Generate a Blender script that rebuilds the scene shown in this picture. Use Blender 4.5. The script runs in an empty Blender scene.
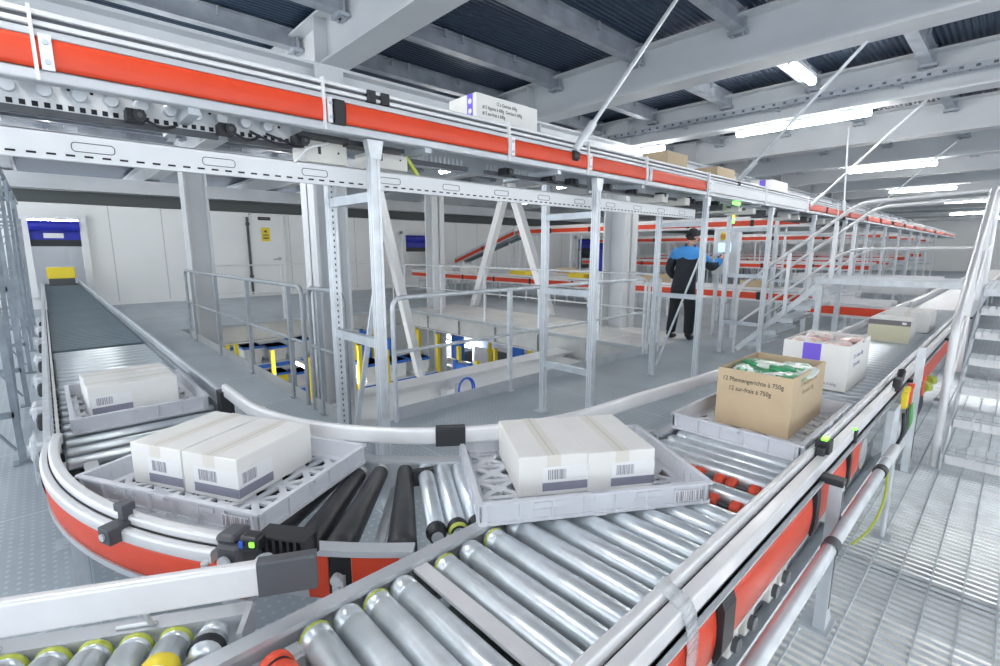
import bpy, bmesh, math, random
from mathutils import Vector, Matrix
random.seed(7)
C = bpy.context.scene.collection
SC = bpy.context.scene

# ------------------------------------------------------------------ materials
def mat(name, col, rough=.5, metal=0., bump=0., bscale=40., var=0., vscale=6., emit=0., alpha=None, trans=0., aniso=None, stretch=None):
    m = bpy.data.materials.new(name); m.use_nodes = True
    nt = m.node_tree; b = nt.nodes['Principled BSDF']
    b.inputs['Base Color'].default_value = (*col, 1)
    b.inputs['Roughness'].default_value = rough
    b.inputs['Metallic'].default_value = metal
    if trans: b.inputs['Transmission Weight'].default_value = trans
    if alpha is not None: b.inputs['Alpha'].default_value = alpha
    if emit:
        b.inputs['Emission Color'].default_value = (*col, 1); b.inputs['Emission Strength'].default_value = emit
    if var or bump:
        tc = nt.nodes.new('ShaderNodeTexCoord')
        src = tc.outputs['Object']
        if stretch:
            mp = nt.nodes.new('ShaderNodeMapping'); mp.inputs['Scale'].default_value = stretch
            nt.links.new(src, mp.inputs['Vector']); src = mp.outputs['Vector']
    if var:
        n = nt.nodes.new('ShaderNodeTexNoise'); n.inputs['Scale'].default_value = vscale; n.inputs['Detail'].default_value = 4
        nt.links.new(src, n.inputs['Vector'])
        r = nt.nodes.new('ShaderNodeValToRGB')
        r.color_ramp.elements[0].position = .3; r.color_ramp.elements[1].position = .7
        r.color_ramp.elements[0].color = (*[c*(1-var) for c in col], 1)
        r.color_ramp.elements[1].color = (*[min(1, c*(1+var)) for c in col], 1)
        nt.links.new(n.outputs['Fac'], r.inputs['Fac']); nt.links.new(r.outputs['Color'], b.inputs['Base Color'])
    if bump:
        n2 = nt.nodes.new('ShaderNodeTexNoise'); n2.inputs['Scale'].default_value = bscale
        nt.links.new(src, n2.inputs['Vector'])
        bp = nt.nodes.new('ShaderNodeBump'); bp.inputs['Strength'].default_value = bump; bp.inputs['Distance'].default_value = .01
        nt.links.new(n2.outputs['Fac'], bp.inputs['Height']); nt.links.new(bp.outputs['Normal'], b.inputs['Normal'])
    return m

def plate_mat(name, col, rough, pitch, dot, dcol, seam=1.2):
    """anti-slip steel plates: rows of raised dots and seams between plates"""
    m = mat(name, col, rough)
    nt = m.node_tree; b = nt.nodes['Principled BSDF']
    tc = nt.nodes.new('ShaderNodeTexCoord')
    def mth(op, a, v=None, w=None):
        n = nt.nodes.new('ShaderNodeMath'); n.operation = op
        for i, x in enumerate((a, v, w)):
            if x is None: continue
            if isinstance(x, (int, float)): n.inputs[i].default_value = x
            else: nt.links.new(x, n.inputs[i])
        return n.outputs[0]
    sx = nt.nodes.new('ShaderNodeSeparateXYZ'); nt.links.new(tc.outputs['Object'], sx.inputs[0])
    fx = mth('PINGPONG', sx.outputs['X'], pitch/2); fy = mth('PINGPONG', sx.outputs['Y'], pitch/2*.8)
    d = mth('SQRT', mth('ADD', mth('MULTIPLY', fx, fx), mth('MULTIPLY', fy, fy)))
    dots = mth('LESS_THAN', d, dot)
    s1 = mth('LESS_THAN', mth('PINGPONG', sx.outputs['X'], seam/2), .004)
    s2 = mth('LESS_THAN', mth('PINGPONG', sx.outputs['Y'], seam*.8), .004)
    seam_ = mth('MAXIMUM', s1, s2)
    n = nt.nodes.new('ShaderNodeTexNoise'); n.inputs['Scale'].default_value = 1.7; n.inputs['Detail'].default_value = 5
    nt.links.new(tc.outputs['Object'], n.inputs['Vector'])
    r = nt.nodes.new('ShaderNodeValToRGB')
    r.color_ramp.elements[0].position = .3; r.color_ramp.elements[1].position = .7
    r.color_ramp.elements[0].color = (*[c*.88 for c in col], 1); r.color_ramp.elements[1].color = (*[c*1.1 for c in col], 1)
    nt.links.new(n.outputs['Fac'], r.inputs['Fac'])
    def mix(f, a, c2):
        x = nt.nodes.new('ShaderNodeMixRGB'); nt.links.new(f, x.inputs[0]); nt.links.new(a, x.inputs[1]); x.inputs[2].default_value = (*c2, 1)
        return x.outputs[0]
    col1 = mix(dots, r.outputs['Color'], dcol)
    col2 = mix(seam_, col1, [c*1.5 for c in col])
    nt.links.new(col2, b.inputs['Base Color'])
    bp = nt.nodes.new('ShaderNodeBump'); bp.inputs['Strength'].default_value = .4; bp.inputs['Distance'].default_value = .004
    nt.links.new(dots, bp.inputs['Height']); nt.links.new(bp.outputs['Normal'], b.inputs['Normal'])
    return m

def corrug_mat(name, col, pitch):
    m = mat(name, col, .45, .3)
    nt = m.node_tree; b = nt.nodes['Principled BSDF']
    tc = nt.nodes.new('ShaderNodeTexCoord')
    w = nt.nodes.new('ShaderNodeTexWave'); w.wave_type = 'BANDS'; w.bands_direction = 'X'; w.wave_profile = 'SIN'
    w.inputs['Scale'].default_value = 1/pitch/3.14
    nt.links.new(tc.outputs['Object'], w.inputs['Vector'])
    bp = nt.nodes.new('ShaderNodeBump'); bp.inputs['Strength'].default_value = .9; bp.inputs['Distance'].default_value = .02
    nt.links.new(w.outputs['Fac'], bp.inputs['Height']); nt.links.new(bp.outputs['Normal'], b.inputs['Normal'])
    return m

ALU = mat('aluminium_profile', (.80, .80, .81), .38, .25, var=.05)
LIP = mat('grey_profile', (.58, .60, .63), .4, .4, var=.06)
GALV = mat('galvanised_steel', (.56, .60, .64), .42, .35, var=.12, vscale=9)
GALV2 = mat('bright_galvanised', (.72, .75, .78), .4, .4, var=.1, vscale=12)
ROLL = mat('roller_steel', (.74, .79, .825), .34, .62, var=.12, vscale=6, stretch=(3, .5, .5))
ROLLD = mat('roller_rubber_black', (.035, .037, .042), .42, 0, var=.3, vscale=14)
ORANGE = mat('orange_band', (.74, .062, .018), .42, 0, var=.05)
RED = mat('red_wheel', (.80, .09, .04), .45)
BLACK = mat('black_plastic', (.022, .024, .028), .45)
DARK = mat('dark_slot', (.012, .013, .016), .7)
GREYD = mat('dark_grey_plastic', (.085, .09, .10), .45)
WHITE = mat('white_paint', (.82, .83, .84), .45, var=.03, vscale=2)
COLM = mat('column_paint', (.66, .68, .70), .45, var=.04, vscale=2)
GIRD = mat('girder_paint', (.66, .685, .71), .45, var=.05, vscale=1.5)
PURL = mat('purlin_zinc', (.43, .47, .52), .45, .2, var=.18, vscale=5)
DECK = corrug_mat('roof_deck', (.042, .075, .13), .06)
FLOOR = plate_mat('anti_slip_plate', (.43, .49, .535), .5, .05, .0085, (.56, .61, .65))
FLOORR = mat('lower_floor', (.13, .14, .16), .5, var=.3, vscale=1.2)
FASC = mat('fascia_steel', (.46, .47, .47), .5, .2, var=.12, vscale=3)
WALLM = mat('wall_panel_white', (.88, .89, .88), .5, var=.02, vscale=1)
TRAY = mat('tray_grey', (.69, .705, .75), .5, var=.04, vscale=6)
CARTW = mat('carton_white', (.83, .82, .79), .6, var=.03, vscale=7)
CARTB = mat('carton_brown', (.56, .43, .28), .65, var=.05, vscale=9)
CARTC = mat('carton_cream', (.66, .62, .45), .6)
TAPE = mat('carton_tape', (.76, .73, .66), .35)
BARC = mat('barcode_grey', (.30, .29, .34), .6)
LABW = mat('label_white', (.86, .86, .86), .5)
LABG = mat('label_slate', (.27, .27, .34), .55)
INK = mat('print_ink', (.07, .065, .06), .6)
PURP = mat('purple_print', (.20, .12, .72), .5)
PINK = mat('pink_bag', (.80, .50, .44), .35, var=.3, vscale=14, bump=.3, bscale=18)
BAGG = mat('green_bag', (.06, .36, .16), .3, var=.25, vscale=10, bump=.5, bscale=22)
BAGW = mat('pale_bag', (.74, .80, .74), .3, var=.1, vscale=10, bump=.5, bscale=22)
YELL = mat('yellow_paint', (.85, .66, .04), .45)
LIME = mat('lime_ring', (.46, .52, .08), .45)
GREEN = mat('green_plastic', (.10, .45, .10), .4)
BLUE = mat('blue_vinyl', (.02, .03, .42), .4, var=.15, vscale=5)
BLUEP = mat('blue_panel', (.03, .16, .62), .4)
BLUEC = mat('blue_cable', (.05, .16, .75), .4)
JBLUE = mat('jacket_blue', (.06, .30, .72), .75, bump=.3, bscale=60)
JNAVY = mat('jacket_dark', (.022, .026, .036), .8, bump=.3, bscale=60)
TROU = mat('trouser_black', (.014, .016, .02), .85, bump=.3, bscale=60)
SKIN = mat('skin', (.62, .38, .29), .55)
HAIR = mat('hair_dark', (.05, .035, .025), .7)
MESHG = mat('clear_plastic', (.8, .83, .86), .15, alpha=.35)
FENCE = mat('fence_steel', (.27, .31, .35), .5, .3, var=.2, vscale=7)
WALK = plate_mat('light_walkway', (.80, .80, .78), .5, .06, .012, (.50, .51, .51), .9)
RAILD = mat('railing_grey', (.36, .39, .42), .45, .35, var=.1, vscale=8)
JOINT = mat('panel_joint', (.60, .62, .62), .5)
UNDER = mat('under_deck', (.60, .61, .60), .5, var=.3, vscale=1.6)
BEIGE = mat('beige_housing', (.70, .69, .64), .45)
BELT = mat('belt_dark', (.13, .18, .21), .5, var=.15, vscale=4)
LAMP = mat('lamp_tube', (1, .99, .97), .4, emit=27)
LAMPH = mat('lamp_housing', (.8, .82, .84), .4)
SCREEN = mat('screen_glow', (.45, .70, .92), .3, emit=.55)
SIGG = mat('signal_green', (.15, .95, .10), .3, emit=1.6)
SIGY = mat('signal_yellow', (.95, .75, .05), .3, emit=.8)
SIGR = mat('signal_red', (.95, .15, .05), .3, emit=.8)
LED = mat('sensor_led', (.2, 1, .05), .3, emit=.9)

# ------------------------------------------------------------------ mesh builder
class M:
    def __init__(s): s.v = []; s.f = []; s.m = []; s.s = []
    def add(s, vs, fs, m=0, sm=False):
        o = len(s.v); s.v += [tuple(v) for v in vs]
        for f in fs: s.f.append([o+i for i in f]); s.m.append(m); s.s.append(sm)
        return s
    def box(s, x0, x1, y0, y1, z0, z1, m=0):
        x0, x1 = sorted((x0, x1)); y0, y1 = sorted((y0, y1)); z0, z1 = sorted((z0, z1))
        vs = [(x, y, z) for z in (z0, z1) for y in (y0, y1) for x in (x0, x1)]
        return s.add(vs, [(0,2,3,1),(4,5,7,6),(0,1,5,4),(2,6,7,3),(0,4,6,2),(1,3,7,5)], m)
    def frame_box(s, c, ax, ay, az, hx, hy, hz, m=0):
        c, ax, ay, az = Vector(c), Vector(ax), Vector(ay), Vector(az)
        vs = [c+ax*hx*i+ay*hy*j+az*hz*k for k in (-1,1) for j in (-1,1) for i in (-1,1)]
        return s.add(vs, [(0,2,3,1),(4,5,7,6),(0,1,5,4),(2,6,7,3),(0,4,6,2),(1,3,7,5)], m)
    def bar(s, p0, p1, w, h, m=0, up=(0,0,1)):
        p0, p1 = Vector(p0), Vector(p1); d = (p1-p0); L = d.length; d.normalize(); u = Vector(up)
        if abs(d.dot(u)) > .98: u = Vector((0,1,0))
        r = d.cross(u).normalized(); u = r.cross(d).normalized()
        return s.frame_box((p0+p1)/2, d, r, u, L/2, w/2, h/2, m)
    def cyl(s, p0, p1, r0, r1=None, n=12, m=0, caps=True, sm=True):
        r1 = r0 if r1 is None else r1
        p0, p1 = Vector(p0), Vector(p1); d = (p1-p0).normalized()
        a = d.orthogonal().normalized(); b = d.cross(a)
        vs = []
        for p, r in ((p0, r0), (p1, r1)):
            for i in range(n):
                t = 2*math.pi*i/n; vs.append(p+(a*math.cos(t)+b*math.sin(t))*r)
        s.add(vs, [(i, (i+1)%n, n+(i+1)%n, n+i) for i in range(n)], m, sm)
        if caps:
            s.add(vs[:n], [tuple(reversed(range(n)))], m); s.add(vs[n:], [tuple(range(n))], m)
        return s
    def tube(s, pts, r, n=10, m=0, closed=False):
        P = [Vector(p) for p in pts]; k = len(P); rings = []
        prev = None
        for i, p in enumerate(P):
            if closed: t = (P[(i+1)%k]-P[i-1]).normalized()
            elif i == 0: t = (P[1]-P[0]).normalized()
            elif i == k-1: t = (P[-1]-P[-2]).normalized()
            else: t = ((P[i+1]-p).normalized()+(p-P[i-1]).normalized()).normalized()
            if prev is None: a = t.orthogonal().normalized()
            else: a = (prev-t*prev.dot(t)).normalized()
            prev = a; b = t.cross(a)
            rings.append([p+(a*math.cos(2*math.pi*j/n)+b*math.sin(2*math.pi*j/n))*r for j in range(n)])
        vs = [v for R in rings for v in R]; fs = []
        for i in range(k if closed else k-1):
            o, q = i*n, ((i+1)%k)*n
            for j in range(n): fs.append((o+j, o+(j+1)%n, q+(j+1)%n, q+j))
        s.add(vs, fs, m, True)
        if not closed:
            s.add(rings[0], [tuple(reversed(range(n)))], m); s.add(rings[-1], [tuple(range(n))], m)
        return s
    def sweep(s, prof, path, m=0, sm=False):
        """closed profile (u to the right of travel, v up) along a horizontal-ish path"""
        P = [Vector(p) for p in path]; k = len(P); n = len(prof); rings = []
        for i, p in enumerate(P):
            if i == 0: t = P[1]-P[0]
            elif i == k-1: t = P[-1]-P[-2]
            else: t = (P[i+1]-p).normalized()+(p-P[i-1]).normalized()
            t.z = 0; t.normalize(); r = Vector((t.y, -t.x, 0))
            rings.append([p+r*u+Vector((0,0,v)) for u, v in prof])
        vs = [v for R in rings for v in R]; fs = []
        for i in range(k-1):
            for j in range(n): fs.append((i*n+j, i*n+(j+1)%n, (i+1)*n+(j+1)%n, (i+1)*n+j))
        s.add(vs, fs, m, sm)
        s.add(rings[0], [tuple(reversed(range(n)))], m); s.add(rings[-1], [tuple(range(n))], m)
        return s
    def rev(s, prof, p0, d, n=16, m=0, sm=True):
        """profile [(along, radius)] revolved about the axis from p0 along d"""
        p0, d = Vector(p0), Vector(d).normalized(); a = d.orthogonal().normalized(); b = d.cross(a)
        vs = [p0+d*t+(a*math.cos(2*math.pi*j/n)+b*math.sin(2*math.pi*j/n))*r for t, r in prof for j in range(n)]
        fs = [(i*n+j, i*n+(j+1)%n, (i+1)*n+(j+1)%n, (i+1)*n+j) for i in range(len(prof)-1) for j in range(n)]
        s.add(vs, fs, m, sm)
        k = len(prof)
        s.add(vs[:n], [tuple(reversed(range(n)))], m); s.add(vs[(k-1)*n:], [tuple(range(n))], m)
        return s
    def build(s, name, mats, parent=None, bevel=0., seg=2):
        me = bpy.data.meshes.new(name); me.from_pydata(s.v, [], s.f)
        bm = bmesh.new(); bm.from_mesh(me); bmesh.ops.recalc_face_normals(bm, faces=bm.faces); bm.to_mesh(me); bm.free()
        for mm in (mats if isinstance(mats, (list, tuple)) else [mats]): me.materials.append(mm)
        me.polygons.foreach_set('material_index', s.m); me.polygons.foreach_set('use_smooth', s.s); me.update()
        o = bpy.data.objects.new(name, me); C.objects.link(o)
        if parent is not None:
            o.parent = parent; o.matrix_parent_inverse = MW(parent).inverted()
        if bevel:
            b = o.modifiers.new('bevel', 'BEVEL'); b.width = bevel; b.segments = seg; b.limit_method = 'ANGLE'; b.angle_limit = .9
        return o

def MW(o):
    m = o.matrix_basis.copy()
    while o.parent is not None:
        m = o.parent.matrix_basis @ o.matrix_parent_inverse @ m
        o = o.parent
    return m

def tag(o, label=None, cat=None, group=None, kind=None):
    if label: o['label'] = label
    if cat: o['category'] = cat
    if group: o['group'] = group
    if kind: o['kind'] = kind
    return o
def thing(name, label, cat, loc=(0,0,0), rz=0., group=None):
    o = bpy.data.objects.new(name, None); o.empty_display_size = .1; C.objects.link(o)
    o.location = loc; o.rotation_euler = (0, 0, rz)
    return tag(o, label, cat, group)
def struct(o): o['kind'] = 'structure'; return o
def lab(o, label): o['label'] = label; return o
def dup(root, loc=None, rz=None, label=None, group=None):
    r = root.copy(); C.objects.link(r)
    if loc is not None: r.location = loc
    if rz is not None: r.rotation_euler = (0, 0, rz)
    if label: r['label'] = label
    if group: r['group'] = group
    for ch in list(root.children):
        c = ch.copy(); C.objects.link(c); c.parent = r
        for g in list(ch.children):
            d = g.copy(); C.objects.link(d); d.parent = c
    return r
def part_local(mb, name, mats, parent, **k):
    """mesh given in the thing's own coordinates"""
    o = mb.build(name, mats, None, **k); o.parent = parent
    return o
def text_part(txt, name, size, Mx, matl, parent, align='LEFT', squash=1., bold=.012):
    cu = bpy.data.curves.new(name, 'FONT'); cu.body = txt; cu.size = size; cu.align_x = align; cu.extrude = .0004; cu.offset = size*bold; cu.resolution_u = 3
    t = bpy.data.objects.new(name, cu); C.objects.link(t)
    dg = bpy.context.evaluated_depsgraph_get()
    me = bpy.data.meshes.new_from_object(t.evaluated_get(dg))
    bpy.data.objects.remove(t, do_unlink=True)
    me.transform(Mx @ Matrix.Diagonal((squash, 1, 1, 1))); me.materials.clear(); me.materials.append(matl)
    o = bpy.data.objects.new(name, me); C.objects.link(o); o.parent = parent
    return o
def face_mx(origin, right, up):
    r, u = Vector(right).normalized(), Vector(up).normalized(); n = r.cross(u)
    return Matrix(((r.x,u.x,n.x,origin[0]),(r.y,u.y,n.y,origin[1]),(r.z,u.z,n.z,origin[2]),(0,0,0,1)))
def arc(cx, cy, r, a0, a1, n, z):
    return [(cx+r*math.cos(math.radians(a0+(a1-a0)*i/n)), cy+r*math.sin(math.radians(a0+(a1-a0)*i/n)), z) for i in range(n+1)]
def bend(pts, r=.06, n=5):
    """round the corners of a polyline"""
    P = [Vector(p) for p in pts]; out = [P[0]]
    for i in range(1, len(P)-1):
        a, b = (P[i-1]-P[i]), (P[i+1]-P[i]); q = min(r, a.length/2, b.length/2)
        a, b = P[i]+a.normalized()*q, P[i]+b.normalized()*q
        for k in range(n+1):
            t = k/n; out.append(a*(1-t)**2+P[i]*2*t*(1-t)+b*t*t)
    return out+[P[-1]]
ZR = .63   # roller top of the front conveyors
# ================================================================== SETTING
XW = -16.5                      # the cold-room wall
VX0, VX1, VY0, VY1 = -10.5, -3.55, 1.72, 6.45   # opening in the platform
# --- platform floor (plates) around the opening
fl = M()
T = .06
fl.box(XW, -1.06, -3.5, VY0, -T, 0).box(VX1, -1.06, VY0, VY1, -T, 0).box(XW, VX0, VY0, VY1, -T, 0)
fl.box(XW-3.6, XW, -3.5, 46, -T, 0); fl.box(XW, -1.06, VY1, 46, -T, 0).box(-1.06, 6, 9.2, 46, -T, 0).box(-1.06, 6, -3.5, -.6, -T, 0)
struct(fl.build('floor', FLOOR))
struct(M().box(VX0+.1, VX1-.1, VY1+.02, 8.05, 0, .004).build('floor_walkway', WALK))
# --- grating in front of and beside the conveyor: bearing bars and cross bars
gr = M()
x = -1.05
while x < 4.2:
    gr.box(x-.003, x+.003, -.6, 9.2, -.012, .002); x += .105
y = -.58
while y < 9.2:
    gr.box(-1.05, 4.2, y-.0032, y+.0032, -.014, 0); y += .044
struct(gr.build('floor_grating', GALV))
gb = M()
for y in (-.6, 1.35, 2.72, 4.15, 5.9, 7.6, 9.15): gb.box(-1.06, 4.3, y-.05, y+.05, -.22, -.04)
for x in (-1.05, .62, 2.4, 4.25): gb.box(x-.05, x+.05, -.6, 9.2, -.3, -.04)
struct(gb.build('floor_joists', FASC))
struct(M().box(-4.5, 7, -4, 12, -1.35, -1.3).build('lower_floor_deck', UNDER))
# --- edge fascia of the opening and floor girders
for nm, (p, q) in {'a': ((VX0, VY1), (VX1, VY1)), 'b': ((VX1, VY1), (VX1, VY0)), 'c': ((VX1, VY0), (VX0, VY0)), 'd': ((VX0, VY0), (VX0, VY1))}.items():
    m = M().bar((*p, -.2), (*q, -.2), .02, .34).bar((*p, -.37), (*q, -.37), .12, .02).bar((*p, -.045), (*q, -.045), .12, .02)
    n = 6 if nm in 'ac' else 4
    for i in range(1, n):
        t = i/n; cx, cy = p[0]+(q[0]-p[0])*t, p[1]+(q[1]-p[1])*t
        m.box(cx-.02, cx+.02, cy-.06, cy+.06, -.36, -.06)
    struct(m.build('trim_floor_edge', FASC))
gdr = M().box(-5.42, -5.08, -1, 8.2, -.28, -.25).box(-5.42, -5.08, -1, 8.2, -.82, -.79).box(-5.26, -5.24, -1, 8.2, -.8, -.27)
struct(gdr.build('floor_girder', WHITE))
# --- lower hall
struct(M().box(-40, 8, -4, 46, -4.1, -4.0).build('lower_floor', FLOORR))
struct(M().box(-20.3, -20.1, -4, 46, -4, -.06).build('wall_lower', WALLM))
# --- cold-room wall with panel joints
w = M()
DY = (4.86, 5.78)               # door
GATES = [(-.16, .78, .30, 2.2), (10.3, 12.0, .45, 2.05), (21.0, 22.6, .45, 2.05)]
def wall_piece(y0, y1, z0, z1): w.box(XW-.12, XW, y0, y1, z0, z1)
ys = -3.5
for (g0, g1, z0, z1) in GATES:
    wall_piece(ys, g0, -.06, 2.58); wall_piece(g0, g1, -.06, z0); wall_piece(g0, g1, z1, 2.58); ys = g1
wall_piece(ys, 46, -.06, 2.58)
y = -3.2
while y < 46:
    if not any(g0-.1 < y < g1+.1 for g0, g1, _, _ in GATES) and not DY[0]-.1 < y < DY[1]+.1:
        w.box(XW, XW+.004, y-.012, y+.012, 0, 2.58, 1)
    y += 1.15
w.box(XW, XW+.03, .82, DY[0]-.08, 0, .09).box(XW, XW+.03, DY[1]+.08, 10.2, 0, .09)
struct(w.build('wall_left', [WALLM, JOINT]))
wb = M().box(XW-3.6, XW-3.5, -4, 46, -.06, 3.4)
struct(wb.build('wall_cold_store', WALLM))
struct(M().box(XW-.2, XW+.0, -3.5, 46, 2.6, 2.9).build('wall_top_shade', mat('shadow_gap', (.09, .10, .10), .7)))  # dark strip painted in for the shade of the gap above the wall
struct(M().box(XW-.15, XW+.35, -3.5, 46, 2.92, 3.25).box(XW+.35, XW+.42, -3.5, 46, 2.9, 2.94).build('wall_girder', GIRD))
struct(M().box(XW-4, 14, 46, 46.2, -.06, 4).build('wall_far', WALLM))
# door leaf in the wall
d = struct(M().box(XW, XW+.05, DY[0], DY[1], .08, 2.5).box(XW, XW+.065, DY[0]-.07, DY[0], .02, 2.56).box(XW, XW+.065, DY[1], DY[1]+.05, .02, 2.56)
           .box(XW, XW+.065, DY[0]-.07, DY[1]+.05, 2.5, 2.56).build('door_1', WALLM, bevel=.01))
M().tube(bend([(XW+.05, 5.62, 1.18), (XW+.12, 5.62, 1.18), (XW+.12, 5.42, 1.15)], .03), .022).cyl((XW+.045, 5.62, 1.18), (XW+.075, 5.62, 1.18), .06).build('door_handle', GALV, d)
M().box(XW+.05, XW+.10, DY[0]-.16, DY[0]-.10, .1, 2.45).box(XW+.05, XW+.13, DY[0]-.18, DY[0]-.08, 2.2, 2.28).box(XW+.05, XW+.13, DY[0]-.18, DY[0]-.08, .6, .68).build('door_rail', GREYD, d)
tag(M().box(XW+.05, XW+.056, 5.12, 5.38, 1.72, 2.14).box(XW+.056, XW+.058, 5.17, 5.33, 1.80, 1.84, 1).box(XW+.056, XW+.058, 5.17, 5.33, 1.9, 1.93, 1)
    .cyl((XW+.055, 5.25, 2.03), (XW+.058, 5.25, 2.03), .06, m=1, n=3).build('warning_sign', [YELL, INK]), 'yellow warning sign on the white cold store door', 'sign')
tag(M().box(XW+.05, XW+.058, 5.05, 5.42, 2.37, 2.47).box(XW+.058, XW+.06, 5.1, 5.37, 2.4, 2.44, 1).build('door_plate', [BLACK, GREYD]), 'small black name plate above the yellow warning sign', 'sign')

# ------------------------------------------------------------------ roof
ZG = 3.3
struct(M().box(-22, 14, -4, 46, 3.86, 3.92).build('ceiling', DECK))
def ibeam_x(y, x0, x1, z0, h, w, name='roof_girder'):
    m = M().box(x0, x1, y-w/2, y+w/2, z0, z0+.025).box(x0, x1, y-w/2, y+w/2, z0+h-.025, z0+h).box(x0, x1, y-.012, y+.012, z0+.02, z0+h-.02)
    for x in (-10.2, -5.2): m.box(x-.01, x+.01, y-w/2, y+w/2, z0, z0+h)
    return struct(m.build(name, GIRD))
GY = [-.4, 2.42, 5.55, 8.15, 10.9, 13.6, 16.4, 19.2, 22., 24.8, 27.6, 30.4, 33.2, 36, 39, 42]
for y in GY: ibeam_x(y, -21, 13, ZG, .5, .3)
# girder along the conveyor, on the columns
m = M().box(-5.34, -5.06, -3.5, 40, 2.93, 2.96).box(-5.34, -5.06, -3.5, 40, 3.27, 3.3).box(-5.21, -5.19, -3.5, 40, 2.94, 3.29)
for y in GY: m.box(-5.34, -5.06, y-.01, y+.01, 2.94, 3.28)
m.box(-5.08, -5.05, 2.2, 2.5, 3.1, 3.27)
struct(m.build('roof_girder', GIRD))
# purlins between the girders, with bolted end cleats
for x in (-15.5, -14.3, -13.1, -11.9, -10.7, -9.45, -8.2, -7.0, -5.85, -4.72, -3.46, -2.28, -1.08, .12, 1.3, 2.5, 3.7, 5.0, 6.5):
    m = M()
    for a, b in zip(GY[:-1], GY[1:]):
        y0, y1 = a+.03, b-.03
        m.box(x-.06, x+.06, y0, y1, 3.655, 3.665).box(x-.006, x+.006, y0, y1, 3.66, 3.86).box(x-.06, x+.06, y0, y1, 3.84, 3.85)
        for yy in (y0+.05, y1-.05):
            m.box(x-.09, x+.09, yy-.055, yy+.055, 3.62, 3.655)
            m.cyl((x+.05, yy, 3.60), (x+.05, yy, 3.625), .016, n=6).cyl((x-.05, yy, 3.60), (x-.05, yy, 3.625), .016, n=6).box(x-.075, x+.075, yy-.012, yy+.012, 3.62, 3.86)
        for t in (.35, .43, .7):
            yy = y0+(y1-y0)*t
            m.cyl((x+.075, yy, 3.76), (x+.075, yy, 3.84), .02, n=6).cyl((x-.075, yy, 3.76), (x-.075, yy, 3.84), .018, n=6)
    struct(m.build('purlin', PURL))

# ------------------------------------------------------------------ columns
def hcol(x, y, w, d, label, z0=-4, turned=False):
    if turned: m = M().box(x-w/2, x-w/2+.03, y-d/2, y+d/2, z0, 2.95).box(x+w/2-.03, x+w/2, y-d/2, y+d/2, z0, 2.95).box(x-w/2, x+w/2, y-.012, y+.012, z0, 2.95)
    else: m = M().box(x-w/2, x+w/2, y-d/2, y-d/2+.03, z0, 2.95).box(x-w/2, x+w/2, y+d/2-.03, y+d/2, z0, 2.95).box(x-.012, x+.012, y-d/2, y+d/2, z0, 2.95)
    m.box(x-w/2-.04, x+w/2+.04, y-d/2-.04, y+d/2+.04, 2.88, 2.92)
    return tag(m.build('steel_column', COLM), label, 'column')
hcol(-10.0, 2.06, .34, .36, 'pale steel column farthest left, behind the grey railing in front of the white wall')
hcol(-5.2, 2.28, .34, .36, 'broad pale steel column beside the perforated post, partly behind the nearest conveyor support')
hcol(-10.0, 7.15, .34, .34, 'slim pale steel column between the blue roller curtain and the slanted white braces', turned=True)
hcol(-5.2, 7.95, .46, .44, 'wide pale steel column between the fenced opening and the worker', turned=True)
# braces
def brace(p, q, w, label):
    p, q = Vector(p), Vector(q); dd = (q-p).normalized()
    m = M().bar(p, q, w, w)
    m.bar(p-dd*.02, p+dd*.12, w*1.5, .03, 0).bar(q-dd*.12, q+dd*.05, w*1.7, .03, 0)
    return tag(m.build('diagonal_brace', WHITE), label, 'brace')
brace((-8.42, 8.1, 2.93), (-9.62, 8.1, .06), .17, 'white diagonal brace leaning down to the left from the peak of the inverted V')
brace((-8.30, 8.1, 2.93), (-7.02, 8.1, .0), .17, 'white diagonal brace leaning down to the right from the peak of the inverted V')
brace((-8.2, 4.62, 2.5), (-8.2, 5.42, -1.1), .15, 'white slanted brace right behind the nearest round-edged conveyor support post')
# hanger rods from the overhead conveyor to the roof
def rod(p, q, label):
    m = M().cyl(p, q, .016, n=8); p, q = Vector(p), Vector(q); dd = (q-p).normalized()
    o = m.build('hanger_rod', GALV2)
    M().cyl(p-dd*.03, p+dd*.22, .03, n=8).build('turnbuckle', GALV2, o)
    M().cyl(p-dd*.05+Vector((0,-.03,-.02)), p-dd*.05+Vector((0,.03,-.02)), .04, n=10).build('clevis', BLACK, o)
    return tag(o, label, 'rod')
rod((-2.27, 2.875, 2.17), (-1.975, 3.75, 3.4), 'thick slanted hanger rod nearest the camera, beside the white carton on the overhead conveyor')
rod((-2.27, 5.788, 2.24), (-1.109, 5.644, 3.4), 'long slanted hanger rod crossing in front of the bright ceiling lamp')
rod((-2.27, 8.471, 2.1), (-1.135, 8.754, 3.4), 'slanted hanger rod next beyond the one that crosses the ceiling lamp')
rod((-2.27, 10.411, 2.08), (-2.29, 10.2, 3.5), 'upright hanger rod beyond the bright ceiling lamp')
rod((-2.27, 12.0, 2.08), (-1.1, 12.4, 3.4), 'slanted hanger rod farthest along the overhead conveyor, above the stair bridge')
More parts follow.
